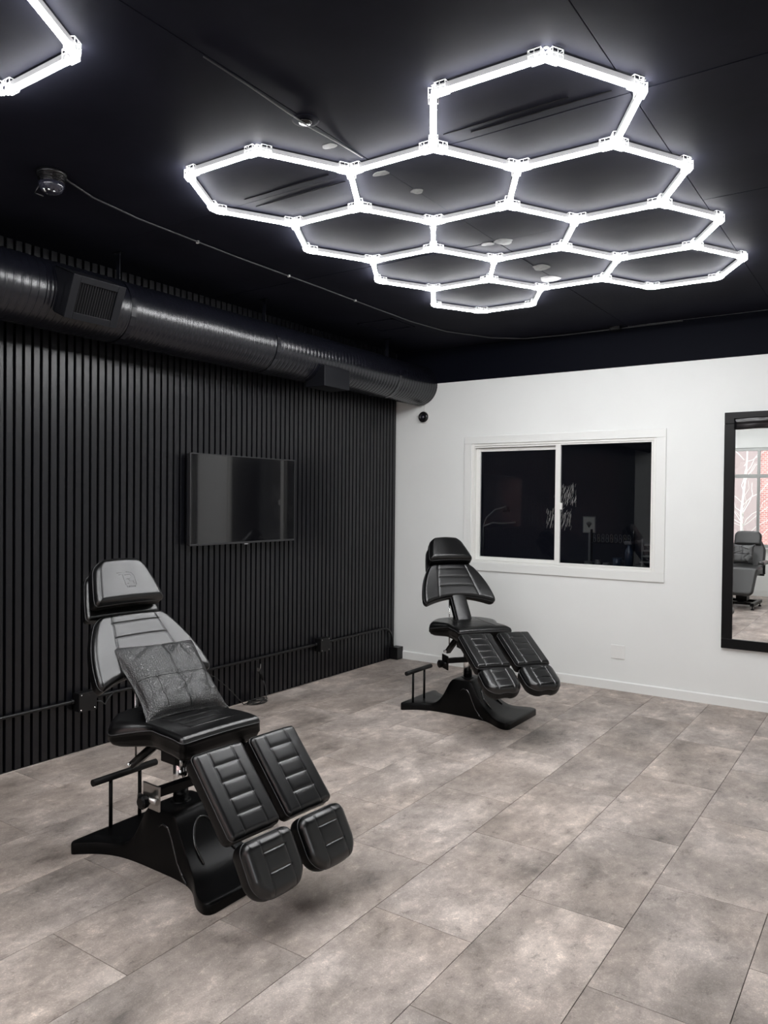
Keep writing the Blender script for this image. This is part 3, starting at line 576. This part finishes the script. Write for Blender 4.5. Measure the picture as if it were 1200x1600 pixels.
def chair_base_mesh():
    xs = np.concatenate([np.linspace(-0.430, -0.39, 8), np.linspace(-0.38, 0.385, 66), np.linspace(0.395, 0.435, 8)])
    hx = np.interp(xs, [-0.430, -0.235, -0.20, -0.165, -0.135, -0.11, -0.095, -0.08, 0.085, 0.10, 0.125, 0.155, 0.19, 0.225, 0.26, 0.30, 0.435], [0.050, 0.052, 0.060, 0.085, 0.125, 0.175, 0.215, 0.250, 0.250, 0.238, 0.195, 0.145, 0.105, 0.078, 0.060, 0.050, 0.042])
    wx = np.interp(xs, [-0.430, -0.40, -0.355, -0.30, -0.24, -0.18, -0.10, 0.10, 0.17, 0.215, 0.265, 0.315, 0.37, 0.435], [0.245, 0.240, 0.195, 0.160, 0.138, 0.128, 0.124, 0.126, 0.132, 0.142, 0.165, 0.205, 0.240, 0.247])
    k = 9; ker = np.ones(5) / 5; wx[2:-2] = np.convolve(wx, ker, 'valid'); hx2 = hx.copy(); hx2[2:-2] = np.convolve(hx, np.ones(5) / 5, 'valid'); hx = hx2
    endr = 0.035
    wx = wx - arc_corner(xs + 0.430, endr) - arc_corner(0.435 - xs, endr); hx = hx - 0.3 * arc_corner(xs + 0.430, 0.02) - 0.3 * arc_corner(0.435 - xs, 0.02)
    secs = []
    for x, h, w in zip(xs, hx, wx):
        tp = w - 0.07 * max(0, h - 0.05); rr = 0.010
        half = [(w, 0.0), (w + 0.001, h * 0.4), (tp + 0.07 * rr, h - rr), (tp - 0.3 * rr, h - 0.3 * rr), (tp - rr, h), (tp * 0.5, h + 0.001)]
        secs.append([(x, -a, b) for a, b in half] + [(x, a, b) for a, b in half[::-1]])
    n = len(secs[0]); mb = MB(); vs = [p for s in secs for p in s]
    fs = [(i * n + j, i * n + (j + 1) % n, (i + 1) * n + (j + 1) % n, (i + 1) * n + j) for i in range(len(secs) - 1) for j in range(n)]
    fs += [tuple(range(n))[::-1], tuple((len(secs) - 1) * n + j for j in range(n))]
    mb.add(vs, fs, True); return mb, xs, hx, wx
BASE, bxs, bhx, bwx = chair_base_mesh(); BASE_ME = BASE.mesh('pedestal', M['shell'])
for pgn in BASE_ME.polygons: pgn.use_smooth = True
try: BASE_ME.set_sharp_from_angle(angle=math.radians(38))
except Exception: pass

def tattoo_chair(label, loc, pivot, wofs, phi, z0, back_deg, head_tilt, head_s, head_n, calf, foot, pedal, emblem, clampmat):
    root = thing('tattoo_chair', label, 'chair', (loc[0], loc[1], 0), 0, 'black adjustable tattoo chairs')
    Sw = Matrix.Translation((pivot, 0, 0)) @ Matrix.Rotation(-math.radians(phi), 4, 'Z') @ Matrix.Translation((0, wofs, 0))
    # --- pedestal (stays square to the room)
    ped = link('pedestal', BASE_ME, root)
    for s in (-1, 1):
        ln = [(0.005, 0.180), (0.03, 0.196), (0.06, 0.188), (0.085, 0.155), (0.105, 0.115), (0.13, 0.07), (0.165, 0.03), (0.20, 0.008)]
        MB().tube([(x, s * (np.interp(x, bxs, bwx) - 0.07 * max(0, z - 0.05) + 0.0005), z) for x, z in ln], 0.0055, 6).obj('arch_trim', M['gloss'], ped)
    arch = []
    for k in range(15):
        t = k / 14; yy = -0.085 + 0.17 * t; zz = 0.075 + 0.135 * math.sin(PI * t) ** 0.55
        xx = np.interp(zz, bhx[bxs > 0.08][::-1], bxs[bxs > 0.08][::-1]); arch.append((xx + 0.001, yy, zz))
    MB().tube(arch, 0.0055, 6).obj('arch_trim', M['gloss'], ped)
    px, py = pedal
    pb = MB().tube([(px, py - 0.17, 0.275), (px, py + 0.17, 0.275)], 0.0155, 14).obj('pedal_bar', M['rubber'], root)
    for s in (-1, 1): MB().cyl((px, py + s * 0.078, 0.045), (px, py + s * 0.078, 0.265), 0.0085, 12).obj('pedal_post', M['steel_b'], pb)
    # --- column
    zt = z0 - 0.125
    MB().lathe([(0.044, 0.246), (0.043, 0.254), (0.036, 0.256)], n=28).obj('column_collar', M['shell'], root)
    MB().lathe([(0.032, 0.252), (0.032, zt - 0.03)], n=32).obj('hydraulic_column', M['chrome'], root)
    # --- swivelling frame under the seat
    fr = MB().bevbox(-0.17, 0.17, -0.13, 0.13, zt, zt + 0.022, 0.003).bevbox(-0.06, 0.06, -0.052, 0.052, zt - 0.075, zt, 0.004)
    fr.bevbox(-0.05, 0.05, -0.098, -0.052, zt - 0.06, zt - 0.002, 0.004)
    fr.prism([(-0.05, -0.075), (0.05, -0.075), (0.09, -0.02), (0.09, 0.0), (-0.05, 0.0)], -0.066, -0.056, Matrix.Translation((0.02, 0, zt)) @ Matrix.Rotation(PI / 2, 4, 'X'))
    fr.obj('swivel_frame', M['steel_b'], root, Sw)
    MB().tube([(0.055, -0.085, zt - 0.01), (0.075, -0.09, zt - 0.03), (0.078, -0.09, zt - 0.07)], 0.006, 8).obj('lever', M['chrome'], root, Sw)
    # --- arm with clamp plates for the armrests
    zc = z0 - 0.245
    MB().bevbox(0.080, 0.116, -0.235, 0.235, zc - 0.016, zc + 0.018, 0.003).box(0.03, 0.10, -0.02, 0.02, zc - 0.012, zc + 0.012).obj('armrest_arm', M['steel_b'], root, Sw)
    for s in (-1, 1):
        cp = MB().bevbox(0.050, 0.155, s * 0.246 - 0.004, s * 0.246 + 0.004, zc - 0.055, zc + 0.042, 0.002).obj('clamp_plate', clampmat, root, Sw)
        MB().tube([(0.045, s * 0.262, zc - 0.012), (0.162, s * 0.262, zc - 0.012)], 0.0105, 14).obj('clamp_tube', clampmat, cp)
        MB().lathe([(0.012, s * 0.25), (0.026, s * 0.272), (0.028, s * 0.290), (0.020, s * 0.297), (0.0, s * 0.298)], (0.098, 0, zc - 0.018), 'Y', 10, smooth=False).obj('clamp_knob', M['steel_b'], cp)
    # --- recline linkage behind the seat
    lk = MB().tube([(-0.10, -0.06, z0 - 0.115), (-0.20, -0.06, z0 - 0.19), (-0.30, -0.06, z0 - 0.265)], 0.023, 4).obj('recline_link', M['steel_b'], root, Sw)
    MB().cyl((-0.30, -0.092, z0 - 0.262), (-0.30, -0.035, z0 - 0.262), 0.009, 10).obj('bolt', M['chrome'], lk)
    MB().tube([(-0.295, -0.05, z0 - 0.26), (-0.305, -0.05, z0 + 0.17)], 0.0055, 10).obj('recline_rod', M['chrome'], root, Sw)
    # --- seat
    cushion_part('seat', root, Sw @ frame((-0.28, 0, z0), (0, -1, 0), (1, 0, 0), (0, 0, 1)), SEAT)
    # --- back
    b = math.radians(back_deg); P0 = Vector((-0.115, 0, z0 + 0.012)); t = Vector((-math.sin(b), 0, math.cos(b))); n = Vector((math.cos(b), 0, math.sin(b))); a = Vector((0, 1, 0))
    bk = cushion_part('backrest', root, Sw @ frame(P0 + t * 0.195, a, t, n), WING)
    cushion_part('backrest_stem', root, Sw @ frame(P0 + t * (-0.02) - n * 0.006, a, t, n), STEM)
    MB().bevbox(-0.05, 0.05, 0.0, 0.42, -0.098, -0.080, 0.003).bevbox(-0.14, 0.14, 0.28, 0.34, -0.10, -0.086, 0.003).obj('back_plate', M['steel_b'], root, Sw @ frame(P0, a, t, n))
    # --- head
    g = math.radians(head_tilt); th = (t * math.cos(g) + n * math.sin(g)).normalized(); nh = (n * math.cos(g) - t * math.sin(g)).normalized()
    PH = P0 + t * head_s + n * head_n
    hd = cushion_part('headrest', root, Sw @ frame(PH, a, th, nh), HEAD)
    cushion_part('headrest_pad', root, Sw @ frame(PH - nh * 0.098 - th * 0.034, a, th, nh), SLAB)
    MB().bevbox(-0.10, -0.05, -0.10, 0.10, -0.165, -0.148, 0.003).bevbox(0.05, 0.10, -0.10, 0.10, -0.165, -0.148, 0.003).bevbox(-0.12, 0.12, 0.02, 0.07, -0.190, -0.165, 0.003).obj('headrest_bracket', M['steel_b'], root, Sw @ frame(PH, a, th, nh))
    if emblem:
        em = MB(); zz = 0.0002
        S1 = [[(-0.050, 0.137), (-0.004, 0.139)], [(-0.043, 0.128), (-0.020, 0.129)], [(-0.024, 0.129), (-0.022, 0.075)], [(-0.004, 0.139), (0.022, 0.136), (0.034, 0.118), (0.032, 0.074)], [(-0.014, 0.125), (0.012, 0.126), (0.018, 0.118), (0.010, 0.106), (-0.010, 0.104)], [(0.0, 0.104), (0.002, 0.092), (0.020, 0.094)], [(-0.012, 0.082), (0.0, 0.082)], [(0.020, 0.094), (0.022, 0.078)]]
        for pl_ in S1: em.tube([(x, y_, zz - 0.010 * (x / 0.15) ** 2) for x, y_ in pl_], 0.0008, 5)
        L = {'T': [[(0, 1), (1, 1)], [(.5, 1), (.5, 0)]], 'A': [[(0, 0), (.5, 1), (1, 0)], [(.2, .4), (.8, .4)]], 'O': [[(.5, 0), (0, .5), (.5, 1), (1, .5), (.5, 0)]]}
        for i, ch in enumerate('TATTOO'):
            for st in L[ch]: em.tube([(-0.020 + i * 0.0080 + px_ * 0.0056, 0.062 + py_ * 0.0085, zz) for px_, py_ in st], 0.0008, 4)
        em.obj('stitched_emblem', M['deboss'], hd)['label'] = 'stitched monogram with the word TATTOO below'
    # --- legs: two pads each with its own foot pad
    for s in (-1, 1):
        y_ = s * 0.140
        (d0, zz0, ang), (d1, zz1, ang1) = calf, foot
        for nm, spec, d_, z_, an in (('calf_pad', CALF, d0, z0 + zz0, ang), ('foot_pad', FOOT, d1, z0 + zz1, ang1)):
            A = math.radians(an); tt = (math.cos(A), 0, -math.sin(A)); nn = (math.sin(A), 0, math.cos(A))
            cushion_part(nm, root, Sw @ frame((d_, y_, z_), (0, -1, 0), tt, nn), spec)
        A = math.radians(ang); A1 = math.radians(ang1)
        e = Vector((d0, y_, z0 + zz0)) + Vector((math.cos(A), 0, -math.sin(A))) * 0.20 - Vector((math.sin(A), 0, math.cos(A))) * 0.094
        e2 = Vector((d1, y_, z0 + zz1)) + Vector((math.cos(A1), 0, -math.sin(A1))) * 0.07 - Vector((math.sin(A1), 0, math.cos(A1))) * 0.100
        MB().tube([(0.14, y_ * 0.8, zt + 0.008), (d0 - 0.05, y_, z0 + zz0 - 0.09), e], 0.012, 8).obj('leg_arm', M['steel_b'], root, Sw)
    return root
ch1 = tattoo_chair('nearer black leather tattoo chair, holding the embossed pillow, before the slatted wall', (-2.503, 2.170), 0.013, 0.022, 4, 0.612, 37, 6, 0.510, 0.050, (0.372, -0.024, 48), (0.652, -0.272, 60), (-0.405, 0.03), True, M['steel'])
ch2 = tattoo_chair('farther black leather tattoo chair, empty, below the sliding window', (-2.595, 4.89), 0.025, 0.004, 38, 0.650, 37, -8, 0.495, 0.060, (0.362, -0.006, 27), (0.676, -0.162, 30), (-0.355, -0.095), False, M['steel_b'])

# ---- pillow
def pillow_mesh(name, s, T, seed, seam=True, n=46, m=None):
    rng = np.random.RandomState(seed); u = np.linspace(-1, 1, n); U, V = np.meshgrid(u, u)
    pin = 1 - 0.115 * (1 - np.abs(V) ** 2.6) * np.abs(U) ** 3; pin2 = 1 - 0.115 * (1 - np.abs(U) ** 2.6) * np.abs(V) ** 3
    X = U * s / 2 * pin; Y = V * s / 2 * pin2
    X = X - 0.10 * s * ((1 - U) / 2) ** 3 * ((1 + V) / 2) ** 2 * (seed == 5)
    th = np.clip((1 - U ** 4) * (1 - V ** 4), 0, 1) ** 0.55 * T / 2
    wr = np.zeros_like(X)
    for k in range(12):
        cx, cy = rng.uniform(-.9, .9, 2); a = rng.uniform(0, PI); dd = (U - cx) * math.sin(a) - (V - cy) * math.cos(a); al = (U - cx) * math.cos(a) + (V - cy) * math.sin(a)
        wr += rng.choice([-1, 1]) * 0.010 * gauss(dd, 0.06) * gauss(al, 0.35)
    edge = np.clip((1 - np.abs(U)) * (1 - np.abs(V)) * 8, 0, 1)
    Zt = th + wr * edge
    if seam: Zt = Zt - edge * (0.009 * gauss(U - 0.06, 0.028) + 0.008 * gauss(V + 0.05, 0.028) + 0.007 * gauss(U + 0.46, 0.028) * (V < 0.1) + 0.005 * gauss(U + 0.55, 0.028) * (V < 0.1))
    Zb = -th * 0.85
    global SEAM_LINES
    ku, kv, kw = [int(np.argmin(np.abs(u - q_))) for q_ in (0.06, -0.05, -0.46)]
    SEAM_LINES = [[(X[i, ku], Y[i, ku], Zt[i, ku]) for i in range(2, n - 2)], [(X[kv, j], Y[kv, j], Zt[kv, j]) for j in range(2, n - 2)], [(X[i, kw], Y[i, kw], Zt[i, kw]) for i in range(4, int(n * 0.5))]]
    mb = MB(); idx = np.arange(n * n).reshape(n, n); F = np.stack([idx[:-1, :-1], idx[:-1, 1:], idx[1:, 1:], idx[1:, :-1]], -1).reshape(-1, 4).tolist()
    mb.add(np.stack([X, Y, Zt], -1).reshape(-1, 3).tolist(), F, True); mb.add(np.stack([X, Y, Zb], -1).reshape(-1, 3).tolist(), [f[::-1] for f in F], True)
    per = list(idx[0, :]) + list(idx[1:, -1]) + list(idx[-1, -2::-1]) + list(idx[-2:0:-1, 0]); N = n * n
    for i in range(len(per)): j = (i + 1) % len(per); mb.f.append((per[i], per[j], per[j] + N, per[i] + N)); mb.s.append(True)
    Pm = np.stack([X, Y, Zt * 0], -1).reshape(-1, 3)[per]
    return mb, [tuple(p) for p in Pm.tolist()]
mb, rim = pillow_mesh('pillow', 0.402, 0.12, 5)
p1 = thing('pillow', 'square black embossed leather pillow leaning on the nearer chair', 'pillow', (-2.652, 2.240, 0.731)); p1.rotation_mode = 'QUATERNION'
p1.rotation_quaternion = Matrix(((0.143, -0.738, 0.66), (0.989, 0.125, -0.075), (-0.028, 0.663, 0.748))).to_quaternion()
cv = mb.obj('cover', M['croc'], p1, fix=False); sm_ = MB(); [sm_.tube(ln_, 0.0022, 5) for ln_ in SEAM_LINES]; sm_.obj('seam', M['leather_d'], cv); MB().tube(rim + [rim[0]], 0.003, 5, cap=False).obj('piping', M['leather'], p1)

# ================================================================== BEYOND THE SLIDING WINDOW
ct = thing('counter', 'dark counter below the sliding window in the unlit room', 'counter', (-2.3, 7.0, 0))
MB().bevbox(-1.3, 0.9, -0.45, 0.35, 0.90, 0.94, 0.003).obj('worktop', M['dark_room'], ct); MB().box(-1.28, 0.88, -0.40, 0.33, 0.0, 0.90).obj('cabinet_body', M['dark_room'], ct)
fp = thing('framed_print', 'pale framed print with a dark plant motif behind the window glass', 'picture', (-2.526, 7.2, 0.94))
MB().bevbox(-0.062, 0.062, 0.0, 0.012, 0.284, 0.442, 0.002).obj('picture_frame', M['grey_m'], fp); MB().box(-0.054, 0.054, -0.002, 0.0, 0.292, 0.434).obj('print', M['paper'], fp)
lf = MB()
for k in range(9): a = -1.2 + 0.3 * k; lf.tube([(0, -0.003, 0.335), (0.018 * math.sin(a), -0.003, 0.36 + 0.01 * math.cos(a)), (0.030 * math.sin(a), -0.003, 0.365 + 0.03 * math.cos(a))], 0.003, 4)
lf.obj('motif', M['ink'], fp); MB().bevbox(-0.01, 0.01, 0.012, 0.05, 0.0, 0.30, 0.002).bevbox(-0.05, 0.05, 0.0, 0.06, 0.0, 0.008, 0.002).obj('easel', M['grey_m'], fp)
dl = thing('desk_lamp', 'curved lamp arm behind the left pane of the window', 'lamp', (-3.36, 6.62, 0.94))
MB().lathe([(0.07, 0.0), (0.07, 0.015), (0.02, 0.022)], n=20).obj('base', M['grey_m'], dl); MB().tube([(0, 0, 0.02), (0, 0, 0.34), (0.03, 0, 0.42), (0.12, 0, 0.50), (0.23, 0, 0.53)], 0.007, 8).obj('arm', M['grey_m'], dl)
MB().tube([(0, 0, 0.34), (0.10, -0.01, 0.375), (0.22, -0.01, 0.372), (0.33, 0, 0.385)], 0.007, 8).obj('lower_arm', M['grey_m'], dl); MB().lathe([(0.018, 0.0), (0.04, -0.05)], (0.24, 0, 0.53), n=16).obj('lamp_shade', M['dark_room'], dl)
bc = thing('cup', 'blue plastic cup on the counter behind the window', 'cup', (-2.07, 6.62, 0.94)); MB().lathe([(0.032, 0.0), (0.042, 0.10), (0.040, 0.10), (0.031, 0.004), (0.0, 0.004)], n=20).obj('cup_wall', M['blue'], bc)
MB().tube([(0.04, 0, 0.08), (0.066, 0, 0.07), (0.064, 0, 0.035), (0.037, 0, 0.03)], 0.005, 6).obj('handle', M['blue'], bc)
bt = thing('spray_bottle', 'tall blue spray bottle on the counter behind the window', 'bottle', (-2.01, 6.76, 0.94)); MB().lathe([(0.036, 0.0), (0.036, 0.14), (0.028, 0.17), (0.014, 0.19), (0.014, 0.21)], n=20).obj('bottle_body', M['blue'], bt)
MB().bevbox(-0.04, 0.02, -0.012, 0.012, 0.21, 0.24, 0.004).obj('spray_head', M['grey_m'], bt)
for k, (x, y_, r, h_, lab) in enumerate(((-2.34, 6.66, 0.035, 0.05, 'pale squat jar left of the others behind the window'), (-2.26, 6.68, 0.028, 0.065, 'pale middle jar behind the window'), (-2.18, 6.66, 0.032, 0.045, 'pale low jar nearest the blue cup'))):
    j = thing('jar', lab, 'jar', (x, y_, 0.94), 0, 'jars on the dark counter'); MB().lathe([(r, 0), (r, h_ * .8), (r * .8, h_ * .9)], n=16).obj('jar_body', M['pale'], j); MB().lathe([(r * .85, h_ * .85), (r * .85, h_ * 1.1), (0, h_ * 1.12)], n=16).obj('lid', M['grey_m'], j)
ut = thing('machine_stand', 'small rack of coiled metal tools on the counter behind the window', 'rack', (-2.22, 6.95, 0.94))
MB().bevbox(-0.20, 0.20, -0.03, 0.03, 0.0, 0.012, 0.002).bevbox(-0.20, -0.19, -0.02, 0.02, 0.0, 0.33, 0.002).bevbox(0.19, 0.20, -0.02, 0.02, 0.0, 0.33, 0.002).bevbox(-0.20, 0.20, -0.005, 0.005, 0.20, 0.212, 0.002).obj('rack_frame', M['dark_room'], ut)
for k in range(9):
    x = -0.16 + 0.04 * k; pts = [(x + 0.016 * math.cos(a * 0.8) * (0.5 + 0.5 * random.random()), -0.02, 0.22 + 0.03 * math.sin(a * 0.8) + 0.004 * a) for a in range(14)]
    MB().tube(pts, 0.0022, 5).obj('coil', M['tan'] if k % 3 == 1 else M['grey_m'], ut)
st2 = thing('folding_shelf', 'stepped stack of pale trays at the right behind the window', 'tray', (-1.82, 6.75, 0.94))
for k in range(5): MB().bevbox(-0.09 + 0.012 * k, 0.09 + 0.012 * k, -0.06, 0.06, 0.012 + k * 0.05, 0.024 + k * 0.05, 0.003).obj('tray', M['pale'], st2)
MB().bevbox(0.10, 0.115, 0.03, 0.05, 0.0, 0.28, 0.002).bevbox(-0.09, -0.075, 0.03, 0.05, 0.0, 0.26, 0.002).obj('post', M['grey_m'], st2)

# ================================================================== SEEN IN THE MIRROR: a third chair by the shop window, and the street
def shop_chair(loc, rz):
    r = thing('tattoo_chair', 'grey black reclining tattoo chair with a pillow, seen only in the mirror', 'chair', (loc[0], loc[1], 0), rz)
    K = {}
    def pad(name, L, T, hw, mx, rc=(0.03, 0.03), m=None, r_=0.03):
        mb, welt = cushion(L, T, hw, r=r_, rc=rc, nu=40, nv=40); o = mb.obj(name, m or M['grey_fab'], r, mx, fix=False); MB().tube(welt + [welt[0]], 0.003, 5, cap=False).obj('piping', M['leather'], o); return o
    # local: +x faces forward
    b = math.radians(18); t = Vector((-math.sin(b), 0, math.cos(b))); n = Vector((math.cos(b), 0, math.sin(b))); a = (0, 1, 0)
    pad('backrest', 0.56, 0.10, lambda s: 0.24 - 0.09 * np.clip((np.asarray(s) - 0.38) / 0.18, 0, 1), frame((-0.17, 0, 0.50), a, t, n), (0.03, 0.06))
    pad('headrest', 0.21, 0.08, lambda s: 0.185 + 0 * np.asarray(s), frame(Vector((-0.17, 0, 0.50)) + t * 0.42 + n * 0.06, a, t, n), (0.02, 0.08))
    pad('seat', 0.46, 0.11, lambda s: 0.235 + 0 * np.asarray(s), frame((-0.18, 0, 0.60), (0, -1, 0), (1, 0, 0), (0, 0, 1)))
    A = math.radians(68); pad('leg_rest', 0.40, 0.08, lambda s: 0.245 - 0.04 * np.asarray(s) / 0.4, frame((0.29, 0, 0.60), (0, -1, 0), (math.cos(A), 0, -math.sin(A)), (math.sin(A), 0, math.cos(A))), (0.02, 0.08))
    for s in (-1, 1):
        pad('armrest', 0.36, 0.05, lambda s_: 0.04 + 0 * np.asarray(s_), frame((-0.10, s * 0.285, 0.70), (0, -1, 0), (1, 0, 0), (0, 0, 1)), (0.02, 0.02), r_=0.02)
        MB().bevbox(-0.02, 0.02, s * 0.285 - 0.012, s * 0.285 + 0.012, 0.50, 0.66, 0.003).bevbox(-0.02, 0.02, min(0, s * 0.285), max(0, s * 0.285), 0.475, 0.50, 0.003).obj('arm_bracket', M['steel_b'], r)
        MB().bevbox(-0.28, 0.34, s * 0.19 - 0.025, s * 0.19 + 0.025, 0.055, 0.10, 0.004).obj('foot_rail', M['steel_b'], r)
        for xx in (-0.24, 0.30): MB().lathe([(0.022, 0.0), (0.022, 0.012), (0.008, 0.02), (0.008, 0.056)], (xx, s * 0.19, 0), n=14).obj('levelling_foot', M['steel_b'], r)
    for xx in (-0.18, 0.20): MB().bevbox(xx - 0.03, xx + 0.03, -0.19, 0.19, 0.06, 0.10, 0.004).obj('cross_rail', M['steel_b'], r)
    MB().bevbox(-0.18, 0.20, -0.03, 0.03, 0.062, 0.098, 0.003).obj('spine_rail', M['steel_b'], r)
    MB().bevbox(-0.10, 0.10, -0.075, 0.075, 0.098, 0.49, 0.01).obj('lift_column', M['steel_b'], r)
    return r
shop_chair((-1.985, 0.02), math.radians(92))
mb, rim = pillow_mesh('pillow', 0.31, 0.10, 9)
p2 = thing('pillow', 'square black leather pillow on the chair seen in the mirror', 'pillow', (-1.99, 0.02, 0.775)); p2.rotation_mode = 'QUATERNION'
bq = math.radians(18); tq = Vector((0, -math.sin(bq), math.cos(bq))); nq = Vector((0, math.cos(bq), math.sin(bq)))
p2.rotation_quaternion = Matrix(((-1, tq.x, nq.x), (0, tq.y, nq.y), (0, tq.z, nq.z))).to_quaternion()
mb.obj('cover', M['croc'], p2, fix=False); MB().tube(rim + [rim[0]], 0.003, 5, cap=False).obj('piping', M['leather'], p2)

o = MB().box(-30, 30, -30, YF - 0.121, -0.25, -0.15).obj('ground_street', M['street']); tag(o, 'grey street outside the shop window', 'street', kind='structure')
bb = thing('brick_building', 'pale red brick building across the street, seen in the mirror', 'building', (-3, -12, -0.15))
MB().box(-9, 9, -3, 0, 0, 9).obj('facade', M['brick'], bb)
for x in (-6.2, -1.0, 0.9, 5.5): MB().bevbox(x - 0.45, x + 0.45, 0, 0.12, 0, 9, 0.01).obj('pilaster', M['stone'], bb)
MB().bevbox(-9, 9, 0, 0.22, 3.6, 4.1, 0.02).obj('cornice', M['stone'], bb)
for x in (-7.6, -3.6, 3.2, 7.4):
    for z in (1.0, 5.2):
        f_ = MB().box(x - .7, x + .7, 0, 0.1, z, z + .08).box(x - .7, x + .7, 0, 0.1, z + 1.8, z + 1.9).box(x - .7, x - .6, 0, 0.1, z, z + 1.9).box(x + .6, x + .7, 0, 0.1, z, z + 1.9).obj('window', M['stone'], bb); MB().box(x - .6, x + .6, 0.005, 0.03, z + .08, z + 1.8).obj('pane', M['lensg'], f_)
tr = thing('bare_tree', 'pale leafless tree outside the shop window, seen in the mirror', 'tree', (-2.75, -4.4, -0.15))
rg = random.Random(3)
MB().tube([(0, 0, 0), (0.03, 0.02, 0.8), (0.0, 0.0, 1.5), (0.08, 0.0, 2.3), (0.12, 0.05, 3.2)], [0.032, 0.027, 0.022, 0.016, 0.010], 8).obj('trunk', M['bark'], tr)
for k in range(22):
    z = rg.uniform(0.7, 3.0); a = rg.uniform(0, 2 * PI); L = rg.uniform(0.4, 1.0); pts = [(0.04, 0, z)]
    for q_ in range(1, 6): pts.append((0.04 + L * q_ / 5 * math.cos(a) + rg.uniform(-.05, .05), L * q_ / 5 * math.sin(a) * 0.6 + rg.uniform(-.05, .05), z + L * 0.8 * q_ / 5 + rg.uniform(-.04, .04)))
    MB().tube(pts, [0.009 - 0.0013 * i for i in range(6)], 5).obj('branch', M['bark'], tr)
